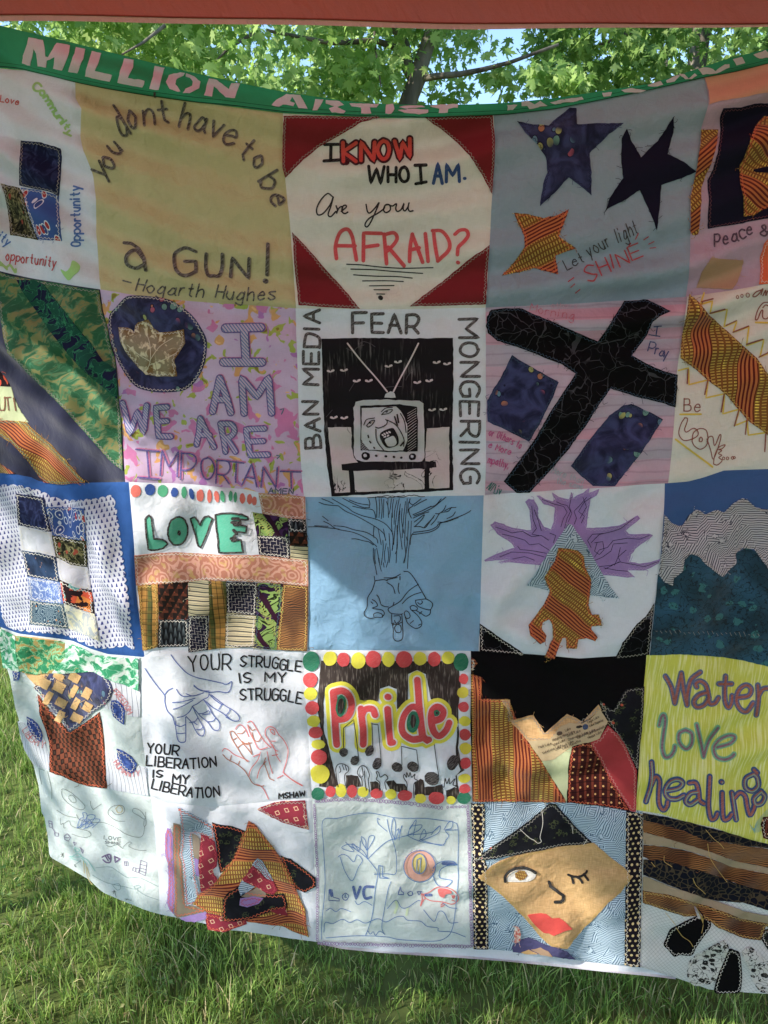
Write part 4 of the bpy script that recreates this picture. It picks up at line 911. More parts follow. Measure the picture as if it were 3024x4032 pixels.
ink('drawing', b, "190,370 280,400 330,420 420,405 500,450 580,440 640,480|250,430 340,450 440,480 480,520 560,510 640,560|380,530 400,560 500,570 620,590|230,620 330,580 480,590 600,620|340,640 440,620 520,650|500,190 510,300 540,380 500,430 560,440|520,220 560,330 580,400|580,140 680,180 760,200 790,250 760,300 740,370|700,160 740,180 790,190 820,240 790,300 770,380|830,120 810,200 830,260 800,330|960,120 900,190 850,240 870,300 850,350|1000,120 940,160 890,240 940,280 910,340|930,120 960,200 900,300|1100,420 1000,430 960,480 990,540|1350,300 1240,380 1180,400 1060,430 990,500|1480,440 1400,470 1300,460 1180,480 1130,540 1060,560 1020,620|1020,500 1090,490 1100,560 1060,600 1020,570 1040,500|1300,500 1180,510 1160,570 1090,620 1020,650|1290,560 1220,620 1240,660 1160,690 1060,700|1560,655 1440,700 1330,680 1230,660 1110,720|1240,540 1220,620 1190,690|1300,740 1200,730 1100,710|650,420 700,440 680,500", 4, INK('1f1830', 0), 2.2)
patch('triangle_patch', b, "800,350 830,355 890,440 950,520 1025,650 1100,780 1165,880 1230,965 1110,955 990,940 800,925 640,900 530,870 450,855 520,760 580,670 640,580 720,465", M['iris'], 2.6, fray=14)
patch('hand_patch', b, "720,540 800,545 880,560 930,610 940,700 970,760 995,800 985,900 975,1020 1000,1100 1060,1100 1085,1190 1000,1195 1000,1220 1050,1290 1030,1325 960,1300 890,1310 875,1395 785,1395 780,1300 750,1300 740,1330 715,1400 690,1470 610,1450 640,1360 670,1290 665,1180 640,1140 590,1170 570,1220 610,1280 600,1330 560,1345 480,1280 470,1200 520,1130 600,1010 650,900 600,780 650,700 690,650", kente(52), 4, TO, fray=40)

b = block(2, 4, M['blue'] if False else cloth('denim_blue_cotton', '34568c', .25, crumple=.5), 'blue and teal square with a grey iris-print strip cut like mountains')
frame(2540, 1820, 2.6343)
patch('fabric_patch', b, "135,1150 220,1200 300,1150 410,960 500,930 600,990 750,1120 850,1040 950,940 1050,880 1150,930 1275,1030 1700,1200 1700,2250 1275,2120 1000,2050 800,2020 400,1990 50,2000 95,1550", M['teal'], 1)
patch('mountain_patch', b, "202,545 260,620 340,660 390,650 440,560 520,490 570,500 620,540 740,490 820,520 900,430 1010,370 1070,400 1150,470 1275,490 1700,520 1700,1300 1400,1150 1275,1100 1200,1000 1130,900 1000,890 935,950 940,1050 850,1130 800,1190 700,1120 620,1050 560,980 480,950 410,980 390,1130 300,1200 290,1275 200,1240 140,1160 170,900", M['irisgrey'], 2.2, TG, fray=20)
ink('stitching', b, [pts("%d,%d %d,%d" % (x, 1725 + (x % 7) * 4 + x * .03, x + 18, 1745 + (x % 5) * 6 + x * .04)) for x in range(110, 1180, 48)], 3, TG, 2)
# ---------------------------------------------------------------- ROW 4
b = block(3, 0, M['cool'], 'white pinstriped square with green lace, a woven navy and gold heart and a brown check trunk')
frame(0, 2440, 2.6758)
patch('fabric_patch', b, "1095,400 1280,395 1470,400 1480,800 1475,1022 1400,1020 1100,930 1090,700", M['vstripe'], 1)
patch('fabric_patch', b, "190,1070 280,1085 420,1120 480,1300 525,1440 520,1590 350,1520 260,1370 210,1200", M['vstripe'], 1)
patch('fabric_patch', b, "1115,1385 1250,1440 1400,1520 1540,1560 1565,1855 1350,1820 1132,1780", M['vstripe'], 1)
patch('trunk_patch', b, "402,780 450,850 540,960 740,1180 900,1080 1050,970 1070,1050 1082,1120 1100,1260 1110,1400 1120,1590 1130,1778 960,1755 800,1712 660,1650 530,1602 525,1450 525,1300 480,1150 420,1000", M['check'], 1.5, TO, fray=12)
patch('fabric_patch', b, "190,170 420,190 640,220 780,400 900,560 640,640 400,712 290,600 220,470", M['tan'], 1.3)
patch('heart_patch', b, "700,430 830,425 960,440 1130,600 1180,680 1200,750 1160,850 1090,910 1000,960 880,1070 740,1182 690,1100 620,1000 540,900 450,800 365,705 640,560", M['batik'], 2.4, TW, fray=14)
def quad(cx, cy, w, h, a): return (np.array([[-w, -h], [w, -h], [w, h], [-w, h]]) @ np.array([[math.cos(R(a)), math.sin(R(a))], [-math.sin(R(a)), math.cos(R(a))]])) + [cx, cy]
for x, y, w, h in ((475, 660, 62, 50), (635, 700, 60, 50), (630, 590, 55, 34), (795, 600, 62, 45), (520, 815, 34, 70), (660, 868, 60, 46), (790, 745, 30, 62), (930, 770, 42, 55), (810, 880, 32, 62), (645, 1015, 36, 62), (935, 912, 45, 44), (820, 1028, 58, 42)):
    patch('woven_square', b, quad(x, y, w, h, 28), M['tan'], 3.4, fray=3)
for x, y, w, h in ((560, 610, 46, 40), (695, 655, 50, 42), (580, 780, 52, 46), (735, 815, 48, 44), (870, 830, 48, 36), (590, 930, 46, 44), (728, 965, 50, 40)):
    patch('woven_square', b, quad(x, y, w, h, 28), M['navyplain'] if x == 695 else M['batik'], 3.0, fray=3)
patch('lace_patch', b, "0,75 180,165 420,200 640,215 700,235 700,400 640,480 560,560 400,570 250,545 120,520 60,500 30,350", M['lacebrown'], 3.8, None)
patch('lace_patch', b, "700,232 880,290 1000,360 1200,390 1470,402 1475,600 1470,745 1400,720 1330,680 1200,640 1100,600 1000,545 800,550 560,560 640,470 700,400", M['lacewhite'], 3.9, None)
patch('lace_patch', b, "0,78 180,168 185,330 215,540 120,520 55,500 25,350", M['lacewhite'], 4.6, None)
LF = cloth('blue_leaf_cotton', lambda c: c.mix(c.noise(*c.uv(), 90, 3).ss(.3, .7), '1d2f70', '4060b0'), .15)
for s in ("1180,850 1225,845 1262,862 1300,900 1322,960 1310,1100 1250,1060 1200,1010 1172,930", "285,1020 345,1045 400,1100 435,1160 450,1225 440,1280 395,1255 350,1210 315,1160 298,1100", "1235,1350 1310,1385 1380,1430 1420,1475 1445,1520 1430,1580 1390,1615 1330,1580 1280,1520 1245,1440", "135,500 215,535 212,600 200,632 150,637"):
    patch('leaf_patch', b, s, LF, 2.2 if '500' not in s[:8] else 2, TW)
RT = INK('c84850', .2)
ink('lettering', b, TXT('FREEDOM', "1185,760 1250,830 1310,910 1350,995", 58), 6, RT, 2); ink('lettering', b, TXT('LIBERTY', "240,1160 300,1255 380,1320 465,1350", 66), 6, RT, 2); ink('lettering', b, TXT('HUMANITY', "1200,1500 1260,1590 1360,1650 1480,1640", 58), 6, RT, 2)

b = block(3, 1, M['white'], 'white square with blue and red drawn hands and the words your struggle is my struggle')
frame(520, 2540, 2.3042)
BM = INK('1e1c20', .05)
w1 = TXT('YOUR', "522,235 640,222 760,215 895,218", 135) + TXT('STRUGGLE', "985,190 1250,200 1400,225 1530,240", 95, 95)
w1 += TXT('IS', "978,340 1085,325", 85) + TXT('MY', "1205,330 1395,335", 85) + TXT('STRUGGLE', "985,500 1200,492 1400,505 1535,530", 100)
w1 += TXT('YOUR', "140,975 300,985 420,1000", 85) + TXT('LIBERATION', "130,1090 350,1110 550,1120 765,1095", 88) + TXT('IS', "190,1195 278,1197", 62) + TXT('MY', "368,1240 512,1255", 75) + TXT('LIBERATION', "178,1300 400,1350 600,1385 795,1365", 88)
ink('lettering', b, w1, 15, BM); ink('lettering', b, TXT('MSHAW', "1335,1388 1570,1372", 48), 13, BM)
BH = INK('35509c', .25)
ink('drawing', b, "~355,88 400,150 490,245 580,290 690,315 830,345|~120,210 180,300 240,380 298,455 300,510 320,590 370,650 390,720|~298,450 330,410 370,390|~405,400 430,440 470,465 540,460 600,450 650,430|~490,440 550,460 620,440|~560,360 600,395 690,425 790,420 850,430 890,410 908,330 870,350 835,352|~700,430 690,470 640,495 590,530 550,550 520,600 470,640 410,655|~370,520 460,510 570,480|~375,580 450,555 550,500|~560,370 620,410 700,415", 8, BH)
ink('drawing', b, "~395,690 400,760 415,850 440,880 480,875 488,830 485,650|~395,720 440,735 480,720|~410,795 440,800 480,795|~490,645 540,700 570,760 610,815 650,815 655,760 600,660 550,560|~520,700 570,690 598,655|~585,765 630,760 645,735|~560,700 590,720|~545,550 620,640 690,700 740,765 790,765 795,700 740,630 700,560 650,495|~610,620 650,615 695,590|~640,630 700,620 710,600|~690,695 740,685 760,660|~660,500 730,560 800,600 860,640 910,680 970,680 970,640 920,590 850,550 720,450|~790,580 815,540|~850,640 885,600 890,580|~700,445 760,500 820,540|~855,650 900,675", 8, BH, 1.2)
RH = INK('d4686c', .2); RB = INK('a86448', .2)
ink('drawing', b, "~1545,1275 1480,1240 1400,1180 1375,1145 1400,1060 1415,950 1375,860 1330,810 1290,750 1245,738 1215,760 1210,810 1235,850 1265,905 1300,950 1320,960|~1250,760 1285,770 1295,810 1265,790 1250,760|~1240,1395 1200,1310 1160,1270 1130,1262|~1060,1190 1080,1120 1140,1040 1165,970|~820,960 840,935 880,950 930,990 1000,1020 1060,1050|~1050,700 1080,688 1110,720 1150,790 1200,870 1260,930|~1050,720 1070,790 1110,870 1140,930 1170,945 1230,925|~940,760 960,730 990,720 1030,760 1060,830|~1270,900 1300,960 1310,1000 1345,1055|~1225,965 1245,1060 1275,1160|~1135,1205 1160,1120 1215,1050|~1260,870 1300,870|~1270,1000 1320,990|~1100,1010 1160,985|~1370,1150 1440,1210 1545,1270|~1320,1205 1370,1180", 8, RH)
ink('drawing', b, "~890,785 920,780 960,830 1000,880 1060,950 1090,990|~890,790 910,850 960,930 1010,1010 1050,1055|~915,860 950,840|~960,930 1000,900 1050,890|~1000,870 1040,900 1085,885|~1060,730 1090,770 1120,760|~1090,790 1110,860 1150,870 1175,830|~825,990 870,1035 950,1075 1020,1130 1060,1190 1100,1250 1170,1275 1200,1270|~890,1050 905,1000|~965,1085 980,1050|~1200,1070 1230,1150 1250,1205 1290,1225|~1190,1080 1210,1020|~960,800 1000,800 1030,770|~1060,880 1090,980", 8, RB, 1.2)

b = block(3, 2, M['white'], 'white square painted Pride in red and yellow inside a border of coloured circles')
frame(1160, 2520, 2.2419)
patch('painted_ground', b, "235,180 500,200 800,185 1100,190 1440,185 1470,400 1445,600 1445,740 1380,690 1370,640 1300,560 1200,520 1160,300 1080,262 1000,300 1000,560 905,610 900,430 830,402 750,430 740,540 560,540 500,430 330,390 270,420 255,560 260,800 300,940 330,1080 360,1200 390,1290 300,1300 215,1290 225,1050 235,800 200,600 215,400", M['marker'], .8, g=12)
patch('painted_ground', b, "1445,740 1450,850 1440,950 1470,1100 1500,1150 1430,1190 1440,1280 1460,1400 1350,1395 1335,1330 1430,1300 1420,1200 1465,1150 1430,1050 1420,960 1435,850", M['marker'], .8)
for s in ("455,1195 500,1190 560,1200 590,1290 455,1305", "670,1250 720,1245 745,1260 760,1320 670,1330", "805,1245 880,1240 900,1265 970,1270 990,1300 1000,1345 850,1330", "1060,1260 1110,1225 1140,1240 1145,1300 1240,1290 1300,1270 1305,1370 1060,1370", "1345,1330 1420,1305 1430,1400 1350,1395"): patch('painted_ground', b, s, M['marker'], .8)
YE = INK('d8d02c', .08); RE = INK('c8323a', .1); GR = INK('1f7458', .08)
PR = [pts("345,455 360,700 378,915"), smooth(pts("345,455 430,440 490,500 500,600 460,680 370,700"))], [pts("585,600 605,780 603,915"), smooth(pts("590,670 625,610 690,605 712,655"))], [pts("820,605 832,760 850,905"), pts("850,905 872,900")], [pts("823,494 827,496")], [pts("1080,345 1105,600 1130,840"), pts("1130,840 1170,880 1180,870"), smooth(pts("1108,605 1040,585 975,650 950,740 970,820 1040,868 1110,860"))], [smooth(pts("1225,710 1290,685 1312,625 1262,585 1215,625 1205,720 1225,800 1275,838 1335,790 1365,725"))]
al = [s for g_ in PR for s in g_]
ink('lettering', b, al, 150, YE, 1.4)
ink('lettering', b, al, 84, INK('dcd8d8', 0), 2.2)
ink('lettering', b, al, 58, RE, 3.0)
for e in ((410, 572, 44, 100, 4), (1052, 718, 55, 92, 3), (1250, 640, 24, 30, 30)): patch('painted_shape', b, ell(*e[:4], 18, e[4]), GR, 3.8)
for e in ((408, 572, 28, 72, 4), (1055, 712, 24, 58, 0), (1252, 640, 8, 10, 0)): patch('painted_shape', b, ell(*e[:4], 16, e[4]), M['marker'], 4.6)
for k, s in (('G', ((150, 185, 75, 90), (1470, 190, 66, 80), (208, 1355, 58, 55), (1497, 1390, 60, 52))),
             ('Y', ((315, 160, 60, 65), (563, 178, 62, 72), (828, 165, 55, 65), (1105, 160, 58, 60), (1355, 155, 57, 55), (145, 472, 60, 55), (170, 712, 58, 50), (212, 918, 62, 42), (225, 1180, 84, 85), (1485, 463, 50, 50), (1500, 712, 50, 44), (1505, 955, 53, 54), (1500, 1218, 54, 40), (410, 1325, 47, 58), (605, 1335, 49, 45), (852, 1357, 50, 44), (1110, 1395, 50, 40), (1382, 1408, 44, 36))),
             ('R', ((435, 170, 57, 62), (695, 165, 70, 72), (963, 165, 72, 72), (1232, 165, 58, 65), (143, 350, 63, 65), (160, 595, 62, 60), (190, 812, 63, 53), (218, 1030, 70, 66), (1492, 340, 42, 47), (1492, 587, 45, 44), (1500, 830, 48, 50), (1505, 1085, 48, 50), (1503, 1308, 50, 40), (318, 1335, 45, 50), (508, 1330, 45, 55), (725, 1350, 57, 42), (975, 1368, 64, 48), (1250, 1390, 72, 54)))):
    for i, (x, y, a_, b_) in enumerate(s): patch('painted_circle', b, ell(x, y, a_, b_, 18), {'G': GR, 'Y': YE, 'R': RE}[k], 2.0 + .1 * (i % 3) + (.35 if k == 'R' else 0))
BB = INK('2a2628', .3)
for x, y, a_, b_ in ((435, 985, 38, 37), (535, 1058, 37, 42), (662, 975, 37, 50), (730, 1088, 38, 52), (903, 1120, 48, 42), (1045, 1115, 54, 45), (1212, 1218, 68, 60), (1393, 1078, 45, 67)): patch('painted_note', b, ell(x, y, a_, b_, 16, 20), BB, 2.1)
ink('drawing', b, "435,960 432,775 522,700 570,1060|690,960 682,730|735,740 765,1075|682,735 735,742|945,1100 945,935 1078,965 1095,1110|1232,920 1275,1190|1432,1060 1437,765", 7, BN, 1.6)
ink('drawing', b, "~385,1290 372,1200 365,1130 385,1090 430,1085 475,1110 480,1150 445,1190 450,1280|~400,1110 410,1150 400,1165|~425,1095 440,1140|~450,1100 465,1145|~600,1280 595,1220 560,1170 575,1120 605,1100 640,1120 665,1180 655,1230 665,1330|~600,1110 610,1180 600,1200|~620,1150 625,1220 635,1320|~750,1320 755,1250 725,1220 735,1190 725,1155 745,1160 760,1200 800,1180 825,1210 800,1245 812,1310|~990,1320 990,1260 960,1210 965,1180 985,1210 985,1165 1005,1205 1015,1165 1030,1210 1060,1180 1055,1220 1085,1240 1055,1260 1050,1310 1055,1385|~1305,1370 1310,1310 1290,1270 1320,1290 1330,1210 1345,1260 1365,1210 1370,1260 1415,1215 1400,1270 1435,1280 1380,1310 1345,1330 1345,1395", 8, BN, 2.4)

b = block(3, 3, M['black'], 'square of orange woven stripes, black zigzag cloth, tan linen and a printed ribbon')
frame(1820, 2520, 2.1829)
patch('fabric_patch', b, "75,150 100,160 130,200 100,240 80,270", kente(90, .8), 1, TW)
patch('fabric_patch', b, "78,290 175,322 165,420 160,505 280,510 400,505 470,690 560,860 680,1040 780,1200 895,1395 500,1388 90,1388 85,900", kente(3, .9), 1.1, TO, fray=24)
patch('fabric_patch', b, "330,512 410,510 408,600 410,690 510,665 610,640 660,720 710,802 800,720 900,635 970,665 1040,702 1110,620 1170,550 1200,600 1000,730 850,770 760,870 560,862 480,770 425,720 390,600", M['tan'], 1.8, TG, fray=14)
tx = patch('printed_patch', b, "565,862 660,862 760,850 810,780 850,740 920,710 980,718 1040,715 1100,680 1150,630 1185,590 1255,700 1222,765 1180,840 1110,870 1050,880 940,912 860,970 790,1022 680,1042 620,950", M['palegreen'] if False else cloth('cream_printed_ribbon', 'c8b48c', .2), 2.6, fray=10)
LK = INK('4a3c28', .2)
words = (("Mud Lake", "655,925 765,890"), ("Hanging Horn Lake", "775,865 970,790"), ("Knife Lake", "905,830 1020,785"), ("Kabekona Lake", "690,975 850,905"), ("Island Lake", "780,905 885,860"), ("Little Rock Lake", "800,945 960,870"), ("Clearwater Lake", "915,860 1080,800"), ("Kandiyohi Lake", "995,845 1145,775"), ("Lake Minnetonka", "1085,815 1240,740"), ("Moose Lake", "1085,845 1200,790"), ("Lake Hiawatha", "865,935 1020,865"), ("Lake Superior", "1100,745 1220,690"), ("Eagle Lake", "1085,715 1180,660"), ("Lake", "890,785 935,765"))
ink('lettering', b, sum([TXT(a_, p_, 20) for a_, p_ in words], []), 3.0, LK, 3.6)
for x, y, a_, b_, c_ in ((1005, 745, 28, 12, '2c2820'), (1060, 745, 26, 24, '3c5070'), (835, 800, 28, 18, '5c4c3c')): patch('printed_shape', b, ell(x, y, a_, b_, 12, -10), INK(c_, .1), 3.6)
patch('fabric_patch', b, "682,1042 790,1012 865,965 945,912 925,1000 910,1100 905,1240 897,1388 790,1210", M['palegreen'], 2.0)
patch('fabric_patch', b, "945,908 1020,885 1098,882 1170,970 1235,1090 1300,1230 1370,1350 1440,1467 1180,1425 900,1392 905,1240 912,1100", M['reddot'], 1.6, TO)
patch('fabric_patch', b, "1100,880 1180,842 1220,780 1252,730 1330,800 1400,900 1500,1120 1495,1300 1490,1470 1442,1466 1370,1350 1290,1222 1190,1040", M['red'], 2.4, thread('c89088'))
patch('fabric_patch', b, "1187,522 1245,560 1300,602 1350,510 1400,422 1480,412 1565,400 1555,600 1540,800 1512,1118 1465,1040 1420,950 1350,845 1280,740 1190,572", M['berries'], 1.4, TG)

b = block(3, 4, M['yellow'], 'yellow streaked square hand-lettered Water love healing')
frame(2460, 2520, 2.8351)
BU = INK('5c6c9c', .2); RBn = INK('a8584c', .25)
wt = [smooth(pts("455,400 520,520 560,700")), smooth(pts("560,700 590,560 632,365")), smooth(pts("632,370 660,560 695,720")), smooth(pts("695,720 700,600 740,440 840,355")),
      smooth(pts("800,520 790,480 840,455 900,500 925,600 940,700 1000,700 1040,640")), smooth(pts("910,580 820,610 770,680 800,740 880,720 935,640")), pts("1045,485 1190,485"), smooth(pts("1120,400 1110,560 1120,690 1155,750 1190,690 1195,620")),
      smooth(pts("1260,640 1380,620 1410,540 1350,500 1270,560 1245,680 1290,770 1360,790 1430,700")), smooth(pts("1485,500 1490,640 1465,830")), smooth(pts("1490,620 1540,545 1620,530"))]
ink('lettering', b, wt, 66, BU, 1.2); ink('lettering', b, wt, 27, RBn, 2.2)
TEo = INK('74b898', .15)
lv = [smooth(pts("385,950 410,850 440,830 455,900 435,1050 420,1200 450,1300 510,1290 550,1230 560,1180")), smooth(pts("680,1000 610,1040 610,1140 680,1210 740,1150 745,1040 680,1000")), smooth(pts("800,940 830,1080 875,1300")), smooth(pts("875,1300 930,1120 1035,970")),
      smooth(pts("1030,1195 1180,1150 1230,1080 1160,1060 1050,1110 990,1200 1020,1300 1110,1330 1190,1300 1220,1270"))]
ink('lettering', b, lv, 60, TEo, 1.2); ink('lettering', b, lv, 26, INK('8c6478', .3), 2.2)
BE = INK('2c5090', .15)
hl = [smooth(pts("300,1360 305,1500 280,1650 235,1800")), smooth(pts("290,1620 340,1520 385,1560 380,1700 385,1830 430,1890 470,1850 480,1800")), smooth(pts("460,1680 600,1650 645,1590 590,1550 500,1580 450,1680 490,1760 580,1770 660,1730")),
      smooth(pts("720,1590 790,1590 820,1680 830,1780 880,1820")), smooth(pts("810,1690 730,1710 680,1790 730,1830 810,1780")), smooth(pts("945,1520 935,1700 930,1850 960,1990 1010,1980 1030,1930")), pts("1072,1578 1078,1582"), smooth(pts("1080,1700 1085,1850 1100,1990 1150,1990 1190,1940")),
      smooth(pts("1190,1700 1215,1850 1240,2000")), smooth(pts("1220,1760 1280,1700 1340,1740 1360,1850 1390,1950 1430,1890 1440,1850")), smooth(pts("1440,1490 1350,1540 1345,1640 1420,1680 1490,1620 1480,1530 1440,1490")), smooth(pts("1440,1440 1480,1480")), smooth(pts("1520,1680 1440,1760 1450,1830 1520,1820 1560,1740 1520,1680"))]
ink('lettering', b, hl, 68, BE, 1.2); ink('lettering', b, hl, 28, RBn, 2.2); ink('lettering', b, [s + [3, 2] for s in hl[::2]], 10, INK('86b8a4', .1), 3)
ink('drawing', b, ["~%d,%d %d,%d %d,%d" % (1390 + i * 6, 2050 + i * 12, 1480, 2140 - i * 14, 1700, 1960 - i * 20) for i in range(10)], 4, INK('7cb0b8', .1), 1)
patch('fabric_patch', b, "1540,1975 1515,2050 1540,2200 1700,2250 1700,1950", M['burgundy'], 2, TW)

# ---------------------------------------------------------------- ROW 5
b = block(4, 0, M['cool'], 'plain off-white square with thin pencil doodles, at the lower left corner')
frame(120, 3000, 2.8603)
PG = INK('5c625f', 0); PV = INK('6c5884', .2)
ink('drawing', b, "~100,70 110,150 130,250|~110,75 160,95|~190,95 215,180 240,300 245,415|~350,310 380,300 470,350 560,430 615,490 600,530 540,530 450,480 370,400 348,320|~430,385 470,370 510,410 515,450 470,450 430,400|~680,440 685,490 710,535|~710,535 760,500 805,470|~1070,665 980,660 890,600 885,540 950,490 1040,490 1065,540 1040,580 970,590 920,545|~1300,560 1290,640 1220,600 1155,560 1170,520 1240,545 1295,620 1305,700 1280,720 1285,640|~340,630 345,700 375,690 380,740 400,740|~385,690 440,660 460,710 520,740 600,760 660,780 685,820 640,845 560,840 470,810|~520,590 560,650 700,680 820,680 950,730 1080,810 1210,845 1270,820 1290,720|~850,930 900,950 980,930 1040,970 1050,950|~1050,950 1110,900 1140,910 1110,940 1150,970 1220,990 1310,995|~300,540 400,600 520,625|~495,1150 520,1180 500,1160 570,1110", 4, PG)
ink('drawing', b, "~700,1270 800,1330 900,1370 1050,1400 1180,1430 1170,1400 1220,1390 1245,1410 1200,1430 1300,1500 1440,1550|~930,1380 1000,1370 1020,1420 980,1440 930,1390|~740,1190 900,1180 1000,1240 1100,1300 1220,1300 1340,1350 1440,1400", 4, INK('6c8c90', 0))
ink('drawing', b, "~525,740 560,640 600,620 590,570 640,590 620,740|~540,740 620,650 650,600 700,590 730,620 640,740|~560,740 680,650 770,640 780,665 700,740|~530,740 600,700 720,700 600,750|~570,700 600,640 640,700 660,640 700,700", 6, INK('4c74b8', .2))
ink('lettering', b, TXT('LOVE', "830,865 1020,890", 40) + TXT('SHINE', "845,915 1015,930", 28), 5, INK('3c3c40', 0))
ink('drawing', b, "~810,1070 850,1050 900,1040 905,1120 860,1130 820,1100|850,1060 880,1110|~870,1050 895,1090|950,1060 960,1130 1010,1090 950,1060 1010,1090", 15, PV)
ink('drawing', b, "1060,1120 1100,1120 1105,1170 1065,1165 1060,1120|1080,1120 1085,1165|1245,1105 1315,1130 1295,1280 1225,1245 1245,1105|1160,1185 1230,1200 1220,1245 1150,1220 1160,1185|1240,1150 1310,1170|1235,1190 1305,1210|1230,1220 1300,1245|1190,1190 1185,1230|210,660 245,670 250,740 215,730 210,660|250,740 280,790|275,795 320,800 315,840 280,830 275,795|215,690 250,700|485,900 520,910 500,940 490,900|560,960 600,1000 590,1030 570,970|385,830 420,805 455,850 430,890 390,870 385,830|400,850 440,850", 6, PV)
ink('drawing', b, "~500,960 560,990 520,1010 500,970|~440,1060 520,1070 580,1060|~450,1080 540,1110|~590,1070 650,1110 730,1220|~580,1080 640,1150|~460,1070 540,1030 600,1080", 8, INK('8cc8c0', .2)); ink('drawing', b, "~960,530 1000,490 1040,520 1030,560 990,570 970,540|~600,1110 610,1250|~620,1140 650,1300 700,1380|~640,1180 670,1290", 7, INK('c8b070', .3))
ink('drawing', b, "345,1040 380,1045|355,1020 375,1070|375,1020 350,1065|925,1460 965,1460|945,1440 940,1480|950,1450 970,1520|1070,1540 1140,1555|1095,1535 1080,1555", 5, PG)

b = block(4, 1, M['white'], 'white crumpled square with an orange-edged collage of striped triangle, black and crimson pieces')
frame(560, 3120, 2.3042)
patch('fabric_patch', b, "1045,150 1110,120 1200,90 1300,75 1480,73 1495,200 1512,337 1400,305 1290,275 1200,235 1120,195", M['redsq'], 1.4, TG)
patch('fabric_strip', b, "230,320 260,330 280,400 282,600 298,800 300,1000 290,1100 250,1060 228,1000 240,850 240,650 212,560 208,400", M['lilac'], 1.4, TO, fray=16)
patch('fabric_strip', b, "285,270 355,290 350,400 350,550 365,620 380,800 405,1020 500,1030 585,1070 480,1100 320,1135 292,1100 300,950 295,700 290,500 282,380", M['taupe'], 1.8, TO, fray=16)
patch('fabric_strip', b, "330,128 400,165 520,225 660,310 662,440 600,400 530,380 450,365 455,450 480,620 500,800 525,900 520,1000 400,1025 385,800 370,620 348,560 360,400 350,250", M['iris'], 2.3, TO, fray=16)
patch('fabric_patch', b, "455,370 500,385 530,420 525,560 500,640 470,560", M['taupe'], 2.9)
patch('fabric_patch', b, "480,590 515,600 520,760 490,740", M['lilac'], 3)
patch('fabric_patch', b, "540,375 600,390 660,440 680,560 678,660 640,690 655,740 700,800 600,880 535,890 525,800 515,650 530,500", M['redsq'], 3.2, thread('c03848'))
patch('fabric_patch', b, "640,268 720,290 820,300 950,350 920,430 880,560 840,640 760,690 710,730 685,620 670,440", M['berries'], 3.0, TO)
patch('fabric_patch', b, "1262,570 1350,600 1460,680 1575,770 1575,850 1480,900 1400,870 1330,760", M['berries'], 2.4, TO)
patch('fabric_patch', b, "345,1140 450,1110 585,1082 590,1140 480,1172 400,1165", M['lilac'], 2)
patch('fabric_patch', b, "582,1090 700,1110 760,1130 945,1140 950,1190 860,1220 740,1265 600,1240 580,1160", M['redsq'], 2.0, TO)
patch('triangle_patch', b, "968,245 1040,290 1090,360 1180,470 1260,570 1330,720 1400,860 1440,950 1490,1060 1500,1180 1515,1300 1400,1265 1270,1200 1100,1180 950,1160 930,1110 740,1110 600,1080 470,1000 530,900 640,840 730,720 830,600 900,450 945,330", kente(93, .85), 4.2, TO, fray=50)
patch('fabric_patch', b, "870,850 990,900 1180,920 1290,900 1320,1000 1310,1040 1200,1050 1000,1130 850,1155 735,1150 740,960 780,900", M['berries'], 5.2, TO)
patch('fabric_patch', b, "1045,578 1090,600 1140,680 1200,785 1130,760 1080,700 1000,640", M['iris'], 5.6, thread('a03040'))
patch('fabric_patch', b, "1000,645 1060,690 1130,765 1200,785 1235,870 1190,920 1130,905 1020,840 900,780 940,740", M['redsq'], 5.8, thread('c03848'))
patch('fabric_patch', b, "900,785 1020,845 960,890 890,920 870,860", M['iris'], 6.0)
patch('fabric_patch', b, "900,930 1040,850 1130,905 1120,940 1050,945 940,940", M['taupe'], 5.6)
patch('fabric_patch', b, "890,945 1000,935 1100,950 1060,1000 960,1025 885,1000", M['lilac'], 6.2, thread('c03848'))
patch('fabric_patch', b, "1160,1060 1300,1025 1320,1100 1230,1090", M['redsq'], 5.6)

b = block(4, 2, M['cool'], 'white square with a blue pen drawing of a tree, LOVE and a red fish inside a purple ring border')
frame(1200, 3120, 2.37)
PB = INK('4c78b4', .2); PP = INK('8c64a0', .2)
rg = []
def ringline(a_, c_, n, r_):
    a_, c_ = np.array(a_, float), np.array(c_, float)
    for i in range(n):
        p = a_ + (c_ - a_) * (i + .5) / n + RNG.normal(0, 2, 2); k = r_ * RNG.uniform(.75, 1.1)
        rg.append(ell(p[0], p[1], k * RNG.uniform(.7, 1), k * 1.1, 9))
ringline((90, 80), (450, 60), 15, 13); ringline((450, 60), (900, 92), 18, 15); ringline((900, 92), (1290, 140), 14, 15); ringline((1320, 135), (1540, 130), 8, 11); ringline((88, 110), (120, 750), 32, 12); ringline((120, 750), (118, 1380), 28, 13); ringline((120, 1405), (700, 1420), 24, 13); ringline((700, 1420), (1560, 1435), 32, 14); ringline((1525, 150), (1540, 700), 24, 14); ringline((1540, 700), (1560, 1430), 30, 15)
ink('drawing', b, rg, 5, PP, cl=True)
